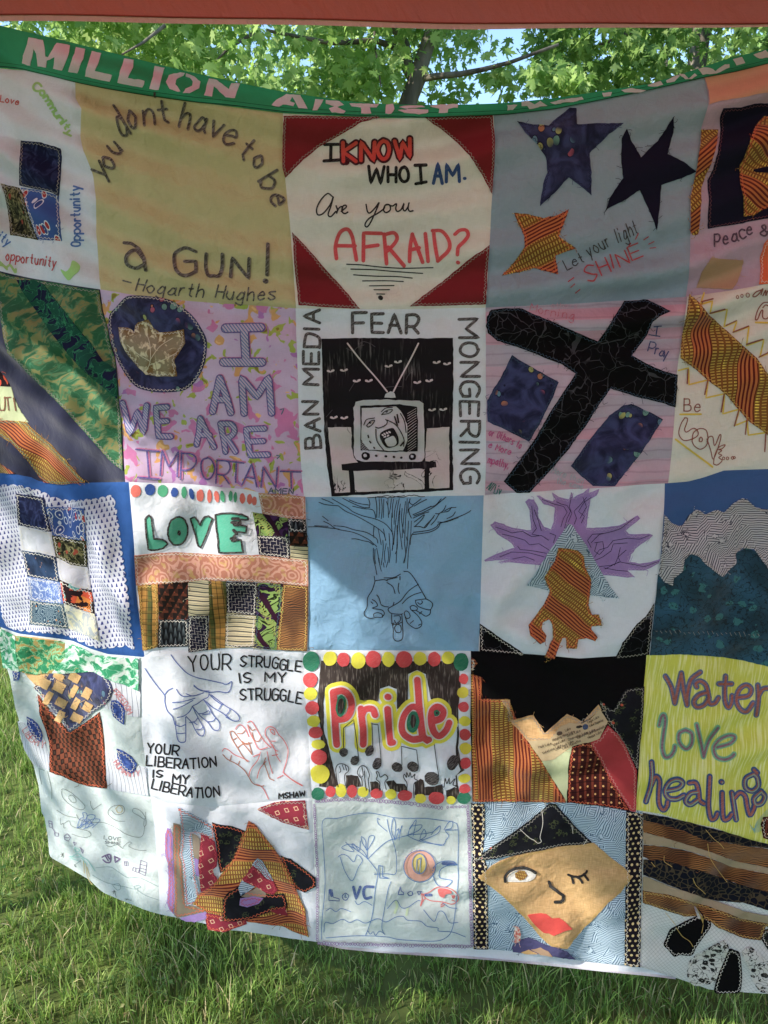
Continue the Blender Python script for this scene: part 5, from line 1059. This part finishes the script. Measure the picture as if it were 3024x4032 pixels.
ink('drawing', b, "~155,1370 160,1200 180,1000 190,800 175,500 170,260 300,240 450,205 600,188 740,212 880,238 1120,240 1300,262 1390,275 1432,340 1430,660 1435,800 1410,1050 1380,1260 1320,1350 1200,1385 900,1372 760,1345 500,1335 200,1355|~570,1330 600,1250 635,1130 660,900 680,750 640,680 590,620 520,560 430,500|~745,1320 720,1250 745,1080 780,900 805,830|~590,620 680,530 770,455 840,430|~650,760 760,755 840,760 857,700 850,560 820,440 790,350 770,250|~180,1300 190,1210 260,1220 350,1180 420,1210 490,1185 570,1215 680,1175 760,1205 850,1160 920,1155 960,1190 1080,1200 1140,1245 1240,1260 1250,1290 1380,1300 1500,1345", 6, PB)
ink('drawing', b, "~590,615 540,540 430,480 345,510 400,540 460,545 380,460 420,500|~590,545 540,470 530,410 570,450 580,540 650,430 640,400 600,420 585,540|~585,620 585,550|~500,550 440,490 460,480 510,540 520,450|~310,600 350,575 400,590 460,645 490,580 540,630 500,700 445,820 380,740 330,600|~700,250 680,240 690,290 770,360|~840,430 810,350 830,240 850,300 840,440|~850,440 880,340 860,350|~880,440 900,330 910,310 880,380|~800,440 950,400 1000,390 1180,370 1260,310|~960,400 980,330 1010,290 980,340 1040,250 1010,400|~1000,310 1090,300 1060,350 950,400|~1180,390 1230,330 1265,310 1240,380 1080,440 1110,340 1130,400 1060,450|~1300,345 1340,280 1380,270 1370,330 1310,350 1345,400 1320,440 1300,480 1250,490 1080,440|~960,400 1040,440 1150,470 1300,490|~1310,350 1430,345|~200,1100 240,1080 290,1110 340,1080 430,1110|~470,1010 500,1045 560,1015 630,1050|~770,1080 850,1000 900,1070 960,1070 1050,1010 1080,1010|~1110,1095 1180,1180 1215,1195 1250,1110 1300,1120 1350,1210 1430,1210|~1290,1030 1350,1070 1420,1080|~570,1320 590,1290 610,1320 640,1295 660,1330 700,1290 750,1320", 6, PB, 1.1)
patch('painted_disc', b, ell(1072, 680, 148, 145, 24), INK('d8a090', .15), 1); patch('painted_disc', b, ell(1070, 655, 66, 92, 20), INK('c8b868', .2), 2)
ink('drawing', b, [ell(1072, 680, 150, 147, 24), ell(1070, 655, 66, 92, 20), pts("1045,720 1050,620 1090,600 1070,740")], 8, PB, 3, cl=True)
ink('drawing', b, "~1420,670 1380,640 1270,645 1200,700 1200,780 1240,860 1310,880 1360,850 1375,820 1330,810 1260,790 1265,720 1330,680 1420,672|690,680 730,685 725,780 790,800 700,795 690,680", 8, PB)
ink('lettering', b, [pts("1290,660 1400,665")], 30, INK('3c5c9c', .3)); ink('lettering', b, "225,910 255,905 265,975 320,990 320,1010 225,1005 225,910|~380,935 350,960 360,995 390,1000 410,960 380,935", 8, INK('3c5c9c', .2)); ink('lettering', b, "235,910 250,960|455,880 480,990 520,880|~640,880 570,880 550,930 570,985 620,975|1130,955 1180,955", 26, INK('3c5c9c', .35)); ink('lettering', b, "890,880 870,950 920,950 920,930 900,920 890,880|~990,920 960,935 975,960 1005,950 1000,925|~380,950 375,975 390,975|1050,925 1065,955 1090,920 1050,925", 9, INK('3c5c9c', .2))
ink('drawing', b, "~1100,950 1160,930 1230,885 1300,880 1380,905 1430,960 1425,1010 1370,1040 1290,1020 1180,1010 1120,990 1080,1060 1095,990 1090,940 1130,990|~1270,1050 1290,1030 1300,1050 1270,1065|~1370,960 1400,960 1390,985|~1370,1000 1400,1010", 9, INK('d06868', .2)); patch('painted_shape', b, "1245,900 1290,890 1360,910 1370,935 1320,945 1300,975 1260,960", INK('d46060', .2), 2, sm=True); ink('drawing', b, "1384,968 1388,970", 24, INK('d06060', .1), 2)
ink('drawing', b, "~850,1010 860,1060 840,1120|~960,1080 950,1140", 22, INK('c8d8b4', .1), .9)

b = block(4, 3, M['iris'], 'blue iris-print square with a tan diamond face, black hair, one winking eye and red lips')
frame(1800, 3120, 2.1269)
patch('side_strip', b, "118,88 228,95 232,300 215,500 248,620 258,900 262,1312 200,1312 138,1310 135,900 130,500", M['polka'], 1.2, TW)
patch('side_strip', b, "1415,152 1485,165 1553,185 1550,500 1540,900 1530,1462 1465,1458 1402,1442 1408,900 1412,500", M['polka'], 1.2, TW)
patch('face_patch', b, "175,710 300,600 420,545 500,520 750,465 950,440 1150,420 1270,530 1390,620 1460,705 1370,830 1270,920 1150,1050 1050,1140 920,1305 800,1295 700,1210 620,1110 560,1040 450,930 380,860 260,770", M['tan'], 1.8, TY)
patch('hair_patch', b, "775,85 830,90 900,180 1000,290 1130,415 1000,435 850,445 700,480 560,500 440,525 250,560 140,570 250,480 400,375 600,235", M['berries'], 2.8, TG, fray=10)
ink('loose_threads', b, "~710,130 715,250 690,360 700,400 670,415 640,390 600,370 520,300|~1090,385 1060,430|~960,260 970,330", 5, TW, 4)
FB = cloth('black_felt_yarn', '0e0c0e', .02, crumple=1.5, sheen=.5)
patch('eye_patch', b, "412,738 420,700 450,665 500,645 570,640 640,655 655,680 640,715 590,740 500,745", cloth('white_felt', 'e0ddd8', .1), 2.8, TW, sm=True)
patch('iris_patch', b, "480,668 520,645 560,648 585,690 560,720 520,728 490,705", kente(80, 1.3), 3.8)
ink('eyelid', b, "~402,735 400,690 430,650 490,622 560,618 620,640 650,662", 26, FB, 4.6)
ink('winking_eye', b, "~930,680 990,700 1050,690 1090,655|960,700 978,748|1010,700 1055,745|1070,680 1100,725", 20, FB, 3.4, wob=1)
ink('nose', b, "~765,740 785,780 850,830 885,860 870,905 815,912", 27, FB, 3.4, wob=1)
patch('lips_patch', b, "590,1020 640,1012 700,1005 745,1015 790,1050 850,1045 900,1080 960,1140 880,1160 810,1192 770,1170 720,1165 670,1120", M['lip'], 3.0)
patch('fabric_patch', b, "455,1290 500,1240 600,1205 720,1260 850,1300 920,1330 990,1390 850,1370 700,1345 540,1340 470,1330", cloth('violet_felt', '4c4a74', .1, crumple=1), 3.2, fray=12)
patch('fabric_patch', b, "620,1310 700,1290 760,1320 800,1365 700,1350", M['beige'], 4); patch('fabric_patch', b, "540,1330 600,1308 680,1345 560,1345", M['tan'], 4.2)
patch('fabric_patch', b, "490,1110 520,1120 535,1180 525,1245 480,1250 478,1170", M['redsq'] if False else cloth('coral_embroidery', lambda c: c.mix(c.noise(*c.uv(), 160, 3).ss(.4, .6), 'c85848', 'e8d8cc'), .1), 3.4, fray=8)

b = block(4, 4, M['hatchw'], 'white lattice square with rippled brown and black strips and dark fabric pebbles')
frame(2460, 3180, 2.5957)
patch('fabric_strip', b, "185,52 400,90 700,160 1000,240 1300,330 1800,460 1800,560 1464,410 1200,380 1000,345 870,350 600,250 380,190 190,125", M['stardark'], 1.2)
patch('fabric_strip', b, "185,120 370,165 600,235 870,350 1000,342 1200,380 1464,415 1800,560 1800,720 1464,620 1200,560 850,450 600,370 400,310 185,250", M['brownwave'], 2.0, fray=12)
patch('fabric_strip', b, "185,245 400,300 600,360 850,440 1100,530 1464,610 1800,700 1800,790 1464,670 1100,600 850,500 600,420 400,385 185,370", M['grey'], 2.6, fray=12)
patch('fabric_strip', b, "185,372 400,388 600,425 850,505 1100,600 1464,672 1800,760 1800,980 1464,850 1150,770 850,660 600,590 400,530 270,530 182,490", M['brownwave'], 3.2, fray=12)
patch('fabric_strip', b, "190,520 270,530 400,530 600,590 850,660 1150,770 1464,850 1800,980 1800,1120 1464,1040 1200,960 950,950 750,900 500,800 270,700 180,675", M['stardark'], 3.6, fray=6)
patch('fabric_strip', b, "178,690 240,700 480,800 750,890 950,960 1200,1040 1464,1090 1800,1200 1800,1260 1464,1165 1200,1120 900,1020 700,950 450,880 178,830", M['grey'], 4.4, fray=12)
patch('fabric_strip', b, "178,832 450,882 700,952 900,1022 1200,1120 1464,1165 1800,1260 1800,1330 1440,1200 1380,1350 1200,1330 950,1220 870,1160 760,1105 600,1100 400,1030 178,960", M['brownwave'], 3.0, TY, fray=12)
for s, k in (("395,1400 420,1330 460,1240 520,1205 650,1140 800,1092 880,1190 800,1320 730,1420 680,1500 560,1500 500,1515 440,1450", 'black'), ("1060,1440 1120,1450 1170,1480 1190,1600 1195,1750 1170,1880 1050,1890 920,1885 925,1790 970,1660 1020,1550", 'black'),
             ("635,1690 650,1590 700,1520 850,1430 1000,1355 1045,1385 1055,1450 1010,1560 960,1680 910,1780 800,1800 710,1810 650,1750", 'bwfl'), ("1195,1480 1270,1420 1350,1470 1464,1570 1700,1700 1700,1900 1464,1885 1380,1870 1300,1750 1250,1600", 'bwfl'), ("1464,1230 1380,1300 1420,1390 1500,1480 1700,1500 1700,1250", 'berries')):
    patch('pebble_patch', b, s, M[k], 2.2, TW, sm=True)
ink('loose_threads', b, "~820,210 900,300 960,350 1000,400|~840,350 850,430 870,520 940,630 1040,745|~400,480 405,540 480,590|~690,700 720,780 800,860|~520,1200 590,1290 660,1340 700,1400|~420,1050 520,1180|~800,1120 790,1200 780,1260|~270,545 310,590", 5, TY, 5.2)
# ================================================================ SURROUNDINGS
def mat(name, fn, rough=.8, bump=None, trans=0, spec=.3):
    m = bpy.data.materials.new(name); m.use_nodes = True; nt = m.node_tree; b = nt.nodes['Principled BSDF']; out = nt.nodes['Material Output']
    col = fn(nt); b.inputs['Roughness'].default_value = rough; b.inputs['Specular IOR Level'].default_value = spec
    nt.links.new(col, b.inputs['Base Color'])
    if trans:
        tr = nt.nodes.new('ShaderNodeBsdfTranslucent'); nt.links.new(col, tr.inputs[0]); mx = nt.nodes.new('ShaderNodeMixShader'); mx.inputs[0].default_value = trans
        nt.links.new(b.outputs[0], mx.inputs[1]); nt.links.new(tr.outputs[0], mx.inputs[2]); nt.links.new(mx.outputs[0], out.inputs[0])
    return m
def objnoise(nt, sc, det=4, kind='Object', stretch=None):
    tc = nt.nodes.new('ShaderNodeTexCoord'); n = nt.nodes.new('ShaderNodeTexNoise'); n.inputs['Scale'].default_value = sc; n.inputs['Detail'].default_value = det
    mp = nt.nodes.new('ShaderNodeMapping'); nt.links.new(tc.outputs[kind], mp.inputs[0]); nt.links.new(mp.outputs[0], n.inputs['Vector'])
    if stretch: mp.inputs['Scale'].default_value = stretch
    return n.outputs[0]
def rampn(nt, f, stops):
    n = nt.nodes.new('ShaderNodeValToRGB'); nt.links.new(f, n.inputs[0]); r = n.color_ramp
    while len(r.elements) < len(stops): r.elements.new(.5)
    for e, (p, c) in zip(r.elements, stops): e.position = p; e.color = lin(c)
    return n.outputs[0]
def island(nt): return nt.nodes.new('ShaderNodeNewGeometry').outputs['Random Per Island']
# ground
soil = mat('soil_and_thatch', lambda nt: rampn(nt, objnoise(nt, 3, 8), [(.3, '3c4422'), (.55, '5c6a32'), (.75, '7c7448')]), .95)
n_ = 60; gx = np.linspace(-1, 1, n_); gx = np.sign(gx) * np.abs(gx) ** 2.2 * 150
X, Y = np.meshgrid(gx, gx); v = np.stack([X.ravel(), Y.ravel(), (0.02 * np.sin(X * .9) * np.cos(Y * .7)).ravel() * (np.hypot(X, Y).ravel() < 60) - .012], 1)
i = (np.arange(n_ - 1)[:, None] * n_ + np.arange(n_ - 1)).ravel()
mesh('ground', v, np.stack([i, i + 1, i + n_ + 1, i + n_], 1).astype(np.int32), soil, kind='structure')
def gz(x, y): return 0.02 * np.sin(x * .9) * np.cos(y * .7) - .012
# grass blades
grassm = mat('grass_blade', lambda nt: rampn(nt, island(nt), [(0, '58723a'), (.35, '7a9a48'), (.7, '9cb85c'), (.86, 'b8cc78'), (.93, 'c8b888'), (1, 'd8c8a0')]), .55, trans=.35, spec=.4)
def blades(name, x, y, ln, wd, lab):
    n = len(x); a = RNG.uniform(0, 2 * np.pi, n); b_ = RNG.uniform(0, 2 * np.pi, n); lean = RNG.uniform(.05, .75, n) * ln
    z0 = gz(x, y) - .004
    ax, ay = np.cos(a), np.sin(a); lx, ly = np.cos(b_), np.sin(b_)
    V = []
    for t, w in ((0, 1), (.4, .95), (.75, .6), (1, 0)):
        zz = z0 + ln * (t - .28 * t * t * (lean / ln)); cx = x + lx * lean * t ** 1.8; cy = y + ly * lean * t ** 1.8
        for s in ((-1, 1) if w else (0,)): V.append(np.stack([cx + ax * wd * w * s / 2, cy + ay * wd * w * s / 2, zz], 1))
    V = np.stack(V, 1).reshape(-1, 3); k = np.arange(n)[:, None] * 7
    f = np.concatenate([k + [0, 1, 3], k + [0, 3, 2], k + [2, 3, 5], k + [2, 5, 4], k + [4, 5, 6]], 0).astype(np.int32)
    o = mesh(name, V, f, grassm, kind='stuff', label=lab, category='grass'); return o
def scatter(n, x0, x1, y0, y1, tuft=.55):
    x = RNG.uniform(x0, x1, n); y = RNG.uniform(y0, y1, n)
    nt_ = int(n * .05); tx, ty = RNG.uniform(x0, x1, nt_), RNG.uniform(y0, y1, nt_); k = RNG.random(n) < tuft; j = RNG.integers(0, nt_, n)
    x[k] = tx[j[k]] + RNG.normal(0, .014, k.sum()); y[k] = ty[j[k]] + RNG.normal(0, .014, k.sum())
    return x, y
parts = [scatter(100000, -2.6, 1.7, 1.2, 3.0), scatter(45000, -3.6, .5, 3.0, 6.0), scatter(14000, -1.5, 1.5, .2, 1.2)]
x = np.concatenate([p[0] for p in parts]); y = np.concatenate([p[1] for p in parts])
hn = noise(0, x * .6, y * .6) * .5 + .5
ln = RNG.gamma(9, .0054, len(x)) * (.75 + .5 * hn); wd = RNG.uniform(.0018, .0040, len(x))
blades('lawn_grass', x, y, ln, wd, 'long unmown green lawn grass under and beyond the quilt')

clov = mat('clover_leaf', lambda nt: rampn(nt, island(nt), [(0, '4c7034'), (.6, '789a50'), (.9, '94a868'), (1, 'b09868')]), .6, trans=.3)
# ---- red canopy: valance with its lighter hem, a sloping roof and the frame behind it
redm = cloth('red_canopy_fabric', 'c45848', .5, crumple=1.3, rough=.7)
roofm = cloth('red_canopy_roof_fabric', 'dc5a4a', .7, crumple=.4, rough=.7)
pinkm = cloth('red_canopy_single_layer', 'dc9484', .5, crumple=1.2, rough=.7)
can = bpy.data.objects.new('canopy', None); COL.objects.link(can); can.location = (0, 0, 0)
can['label'] = 'red fabric tent canopy whose lower edge crosses above the quilt'; can['category'] = 'canopy'
VY = 1.5
def vpt(px, py, Y=VY):
    p = at(px, py, Y); return p
def sheet(name, rows, m, parent, ny=8, **props):
    rows = [np.array(r_) for r_ in rows]; v = np.concatenate(rows); n = len(rows[0]); k = len(rows)
    i = (np.arange(k - 1)[:, None] * n + np.arange(n - 1)).ravel()
    return mesh(name, v, np.stack([i, i + 1, i + n + 1, i + n], 1).astype(np.int32), m, parent, v[:, :2] * 1.0 + v[:, 2:3] * .5, **props)
xs = np.linspace(-1.5, 2.0, 90)
def edge(x, pyl):                                      # lower edges as height over x, from the straight hem seen in the photo
    return pyl(x)
zz_low = np.interp(xs, [at(0, 88, VY).x, at(1000, 102, VY).x, at(1900, 111, VY).x, at(3024, 111, VY).x], [at(0, 88, VY).z, at(1000, 102, VY).z, at(1900, 111, VY).z, at(3024, 111, VY).z])
zz_hem = np.interp(xs, [at(0, 63, VY).x, at(1000, 78, VY).x, at(1900, 88, VY).x, at(3024, 99, VY).x], [at(0, 63, VY).z, at(1000, 78, VY).z, at(1900, 88, VY).z, at(3024, 99, VY).z])
wv = .006 * np.sin(xs * 5.1 + .6) + .003 * np.sin(xs * 13)
hemr = [np.stack([xs, VY + wv - .0025, zz_low], 1), np.stack([xs, VY + wv - .003, (zz_low + zz_hem) / 2], 1), np.stack([xs, VY + wv - .002, zz_hem], 1)]
val = [np.stack([xs, VY + wv * (1 - t * .6), zz_hem + (2.14 - zz_hem) * t], 1) for t in np.linspace(0, 1, 8)]
sheet('valance_hem', hemr, pinkm, can)
sheet('valance', val, redm, can)
roof = [np.stack([xs, np.full_like(xs, VY + (-1.4 - VY) * t), 2.14 + .30 * t - .035 * math.sin(math.pi * t) + 0 * xs], 1) for t in np.linspace(0, 1, 14)]
roof = [r_ + [0, 0, .0] for r_ in roof]; roof[0] = val[-1] + [0, 0, .0015]
sheet('roof_panel', roof, roofm, can)
def tube(p, r0, r1, n=8):
    p = [Vector(q) for q in p]; V = []; Fc = []
    for i, q in enumerate(p):
        t = (p[min(i + 1, len(p) - 1)] - p[max(i - 1, 0)]).normalized(); a = t.orthogonal().normalized() if i == 0 else (a - t * a.dot(t)).normalized(); b_ = t.cross(a)
        r = r0 + (r1 - r0) * i / (len(p) - 1)
        for k in range(n): V.append(tuple(q + (a * math.cos(k * 2 * math.pi / n) + b_ * math.sin(k * 2 * math.pi / n)) * r))
    for i in range(len(p) - 1):
        for k in range(n): Fc.append((i * n + k, i * n + (k + 1) % n, (i + 1) * n + (k + 1) % n, (i + 1) * n + k))
    Fc.append(tuple(range(n))[::-1]); Fc.append(tuple(range((len(p) - 1) * n, len(p) * n)))
    return V, Fc
V, Fc = tube([(a_, VY + b_ - .0035, c_) for a_, b_, c_ in zip(xs, wv, zz_hem)], .0014, .0014, 5); mesh('hem_seam', V, Fc, thread('8c3828'), can)
metal = mat('grey_frame_metal', lambda nt: rampn(nt, objnoise(nt, 20), [(.4, '8c8c8c'), (.6, '9a9a9a')]), .45)
for px_, py_, h_ in ((-1.5, 1.52, 2.13), (2.0, 1.52, 2.13), (-1.5, -1.4, 2.43), (2.0, -1.4, 2.43)):
    V, Fc = tube([(px_, py_, -.02), (px_, py_, h_)], .014, .014); mesh('leg', V, Fc, metal, can)
V, Fc = tube([(-1.5, -1.4, 2.43), (2.0, -1.4, 2.43)], .012, .012); mesh('crossbar', V, Fc, metal, can)
V, Fc = tube([(-1.5, 1.525, 2.12), (2.0, 1.525, 2.12)], .012, .012); mesh('crossbar', V, Fc, metal, can)
# cord that carries the quilt's top corners
c0, _ = surf([(-255, 60)], .004); c1, _ = surf([(3295, 120)], .004)
V, Fc = tube([tuple(c0[0]), (-1.3, 1.4, 2.03)], .003, .003, 5); mesh('hanging_cord', V, Fc, thread('c8c0b0'), root)
V, Fc = tube([tuple(c1[0]), (1.4, 1.3, 2.0), (2.0, 1.525, 2.11)], .003, .003, 5); mesh('hanging_cord', V, Fc, thread('c8c0b0'), root)

# ---- trees
bark = mat('maple_bark', lambda nt: rampn(nt, objnoise(nt, 9, 8, stretch=(1, 1, .2)), [(.3, '3a342e'), (.55, '6c6258'), (.75, '8c8478')]), .95)
def leafmat(name, a, b_, c_):
    return mat(name, lambda nt: rampn(nt, island(nt), [(0, a), (.5, b_), (1, c_)]), .5, trans=.6, spec=.35)
LM = [leafmat('maple_leaf_green', '7ca04c', '9cbc68', 'c4d88c'), leafmat('far_leaf_yellow_green', '98b45c', 'b4cc70', 'd0e090'), leafmat('dark_leaf_green', '587c3c', '7c9c50', 'a4bc70')]
# silver-maple leaf outline, stem at the origin
half = [(0, 0), (.10, .10), (.30, .02), (.24, .16), (.46, .26), (.34, .34), (.58, .62), (.36, .56), (.30, .52), (.16, .46), (.20, .72), (.10, .74), (0, 1.0)]
lo_ = half + [(-x, y) for x, y in half[-2:0:-1]]
LV = np.array([(0, .3, -.02)] + [(x, y - .0, .10 * abs(x) - .12 * y * y) for x, y in lo_]); nL = len(lo_)
LF_ = np.array([(0, 1 + i, 1 + (i + 1) % nL) for i in range(nL)])
SV = np.array([(0, 0, 0), (.30, .35, .05), (.12, .62, -.02), (0, 1, -.1), (-.12, .62, -.02), (-.30, .35, .05)]); SF = np.array([(0, 1, 2), (0, 2, 3), (0, 3, 4), (0, 4, 5)])
def leaves(name, parent, P, size, m, detail=True, droop=1.0, **props):
    n = len(P); bv, bf = (LV, LF_) if detail else (SV, SF)
    yaw = RNG.uniform(0, 2 * np.pi, n); pit = RNG.normal(-.75 * droop, .5, n); rol = RNG.normal(0, .5, n); s = size * RNG.uniform(.6, 1.2, n)
    cy, sy, cp, sp, cr, sr = np.cos(yaw), np.sin(yaw), np.cos(pit), np.sin(pit), np.cos(rol), np.sin(rol)
    v = bv[None] * s[:, None, None]
    x, y, z = v[..., 0], v[..., 1], v[..., 2]
    x, z = x * cr[:, None] + z * sr[:, None], -x * sr[:, None] + z * cr[:, None]
    y, z = y * cp[:, None] - z * sp[:, None], y * sp[:, None] + z * cp[:, None]
    x, y = x * cy[:, None] - y * sy[:, None], x * sy[:, None] + y * cy[:, None]
    V = np.stack([x, y, z], -1) + P[:, None]
    f = (bf[None] + (np.arange(n) * len(bv))[:, None, None]).reshape(-1, 3).astype(np.int32)
    return mesh(name, V.reshape(-1, 3), f, m, parent, smooth=False, **props)
k_ = RNG.uniform(0, 1, (90, 2)) * [4.2, 3.4] + [-2.9, 1.25]
cp = np.repeat(k_, 45, 0) + RNG.normal(0, .07, (90 * 45, 2))
leaves('clover', None, np.column_stack([cp, gz(cp[:, 0], cp[:, 1]) + RNG.uniform(.015, .05, len(cp))]), .017, clov, False, .25, kind='stuff', label='low clover leaves growing in patches through the lawn grass', category='clover')
def cloud(c, r, n, per=14, sp=.16, thin=0.0):
    """sprays of leaves through an ellipsoid, denser towards its surface"""
    k = max(1, n // per); d = RNG.normal(size=(k, 3)); d /= np.linalg.norm(d, axis=1)[:, None]; rad = RNG.uniform(.25, 1, k) ** .5
    C = np.array(c) + d * rad[:, None] * np.array(r)
    q = np.repeat(C, per, 0); dr = RNG.normal(0, 1, (k, 3)); dr[:, 2] = -abs(dr[:, 2]) * .5; dr = np.repeat(dr / np.linalg.norm(dr, axis=1)[:, None], per, 0)
    return q + dr * RNG.uniform(-1, 1, len(q))[:, None] * sp * 1.6 + RNG.normal(0, sp * .5, q.shape)
def tree(name, label, base, limbs, clouds, m, size, detail, group=None):
    t = bpy.data.objects.new(name, None); COL.objects.link(t); t['label'] = label; t['category'] = 'tree'
    if group: t['group'] = group
    for i, (p, r0, r1) in enumerate(limbs):
        V, Fc = tube(p, r0, r1, 10 if i == 0 else 7); mesh('trunk' if i == 0 else 'limb', V, Fc, bark, t)
    P = np.vstack([cloud(*c) for c in clouds])
    leaves('crown', t, P, size, m, detail)
    return t, P
A = lambda *s: [tuple(at(x, y, Y)) for x, y, Y in s]
a0 = at(1600, 430, 7.2)
tree('maple_tree', 'broad leafy maple with forked grey trunk rising behind the banner\'s middle', None,
     [([(a0.x - .1, 7.2, -.05), (a0.x - .06, 7.2, 1.6)] + A((1600, 430, 7.2), (1618, 370, 7.2), (1645, 310, 7.2), (1662, 240, 7.2), (1692, 150, 7.2), (1725, 40, 7.2), (1760, -150, 7.2)), .095, .05),
      (A((1640, 318, 7.2), (1600, 250, 7.3), (1590, 180, 7.4), (1540, 60, 7.5), (1500, -80, 7.6)), .07, .04),
      (A((1645, 312, 7.2), (1720, 300, 7.1), (1810, 292, 7.0), (1900, 274, 6.9), (2010, 245, 6.8), (2200, 175, 6.7)), .032, .012),
      (A((1592, 200, 7.4), (1480, 160, 7.1), (1300, 170, 6.8), (1050, 120, 6.5)), .03, .012), (A((1470, 60, 7.0), (1480, 200, 6.9), (1500, 340, 6.8)), .012, .006),
      (A((650, 100, 6.2), (560, 170, 6.1), (480, 215, 6.0)), .014, .006), (A((1000, 130, 6.4), (900, 190, 6.3), (850, 240, 6.2)), .014, .006)],
     [((-3.4, 7.2, 4.3), (2.3, 1.7, 1.5), 8600, 14, .15), ((-1.2, 7.4, 4.4), (1.7, 1.5, 1.6), 6000, 14, .15), ((.1, 7.6, 4.5), (.95, 1.1, 1.1), 2100, 12, .13), ((-.2, 8.2, 3.3), (1.0, .8, .6), 1500, 12, .13), ((1.35, 6.9, 3.62), (.55, .3, .09), 260, 10, .08), ((-5.5, 7.6, 4.2), (1.8, 1.6, 1.5), 3000, 14, .15)], LM[0], .108, True)
b0 = at(2330, 420, 8.4)
tree('maple_tree', 'maple with spreading low dark sprays above the right half of the banner', None,
     [([(3.1, 8.6, -.05), (3.1, 8.6, 1.8), (3.2, 8.6, 3.4), (3.4, 8.6, 6)], .14, .08), (A((2700, 60, 8.0), (2500, 120, 7.8), (2300, 200, 7.6)), .03, .01), ([(3.2, 8.6, 3.0), (4.2, 8.2, 3.8), (5.6, 8, 4.4)], .05, .02)],
     [((3.3, 8.2, 4.35), (1.8, 1.5, 1.3), 6000, 14, .17), ((5.2, 8.2, 4.3), (2.0, 1.4, 1.3), 3000, 14, .17), ((2.0, 7.6, 4.15), (.75, .8, .55), 1100, 12, .14), ((2.15, 8.8, 3.35), (.5, .5, .4), 480, 12, .13)], LM[2], .108, True)
def far(cx, cy, h, rad, n, lab, lm=1, sz=.22, lean=0):
    base = (cx, cy, -.05)
    limbs = [([base, (cx + lean * .3, cy, h * .45), (cx + lean, cy, h * .95)], .13, .05), ([(cx + lean * .3, cy, h * .45), (cx + rad * .5, cy - .2, h * .75)], .06, .02), ([(cx + lean * .2, cy, h * .4), (cx - rad * .5, cy - .3, h * .7)], .06, .02)]
    return tree('leafy_tree', lab, base, limbs, [((cx, cy, h * .62), (rad, rad * .8, h * .42), n, 12, .3)], LM[lm], sz, False, 'trees beyond the lawn')
far(-8.2, 14, 7.6, 3.2, 4200, 'tall yellow-green tree seen past the banner\'s left end')
far(-3.6, 15.5, 8.0, 3.2, 4200, 'pale green tree behind the first letters of the banner', 1)
far(.6 - 1.4, 16, 7.4, 2.0, 2600, 'yellow-green tree just left of the forked maple trunk', 1)
far(4.6, 13.5, 6.3, 1.75, 2800, 'bright yellow-green tree right of the patch of blue sky', 1)
far(7.9, 15, 7.8, 2.5, 3300, 'darker tree beyond the banner\'s right end', 0, lean=.4)
far(12.0, 19, 9, 3.2, 3000, 'far tree at the right edge of the lawn', 1)
far(-13.5, 18, 9, 3.6, 3000, 'far tree at the left edge of the lawn', 0)
for i_, (cx_, cy_, h_) in enumerate(((-9, -6.5, 6.0), (-4.5, -9, 7.5), (.5, -10, 7.0), (5.5, -8.5, 7.5), (9.5, -4, 7.5), (11, 2, 7), (-12, 1.5, 6.5), (-11, 6.5, 7))):  # unseen trees added around the camera to block low skylight
    far(cx_, cy_, h_, 3.0, 1500, ('unseen tree added behind the photographer to screen the low sky, %s' % ('far left', 'left of the middle', 'in the middle', 'right of the middle', 'far right', 'off to the right of the quilt', 'off to the left of the quilt', 'off to the left beyond the quilt')[i_]), 0, .36)
# unseen tree added towards the sun; its leaves dapple light on the quilt
q0 = np.array([0, 1.25, .9]) + np.array(sd) * 6.2
tree('added_shade_maple', 'unseen maple added behind the photographer to dapple the sunlight on the quilt', None,
     [([(q0[0] - 1.8, q0[1] - 1.6, -.05), (q0[0] - 1.6, q0[1] - 1.5, 2.4), (q0[0] - .6, q0[1] - .6, 5.2), (q0[0], q0[1], 7.5)], .2, .08), ([(q0[0] - 1.5, q0[1] - 1.4, 2.8), (q0[0] + .6, q0[1] - .4, 4.4), (q0[0] + 2, q0[1] + .4, 5.4)], .07, .03)],
     [((q0[0], q0[1], q0[2]), (1.9, 1.6, 1.2), 1500, 10, .2)], LM[0], .13, True)
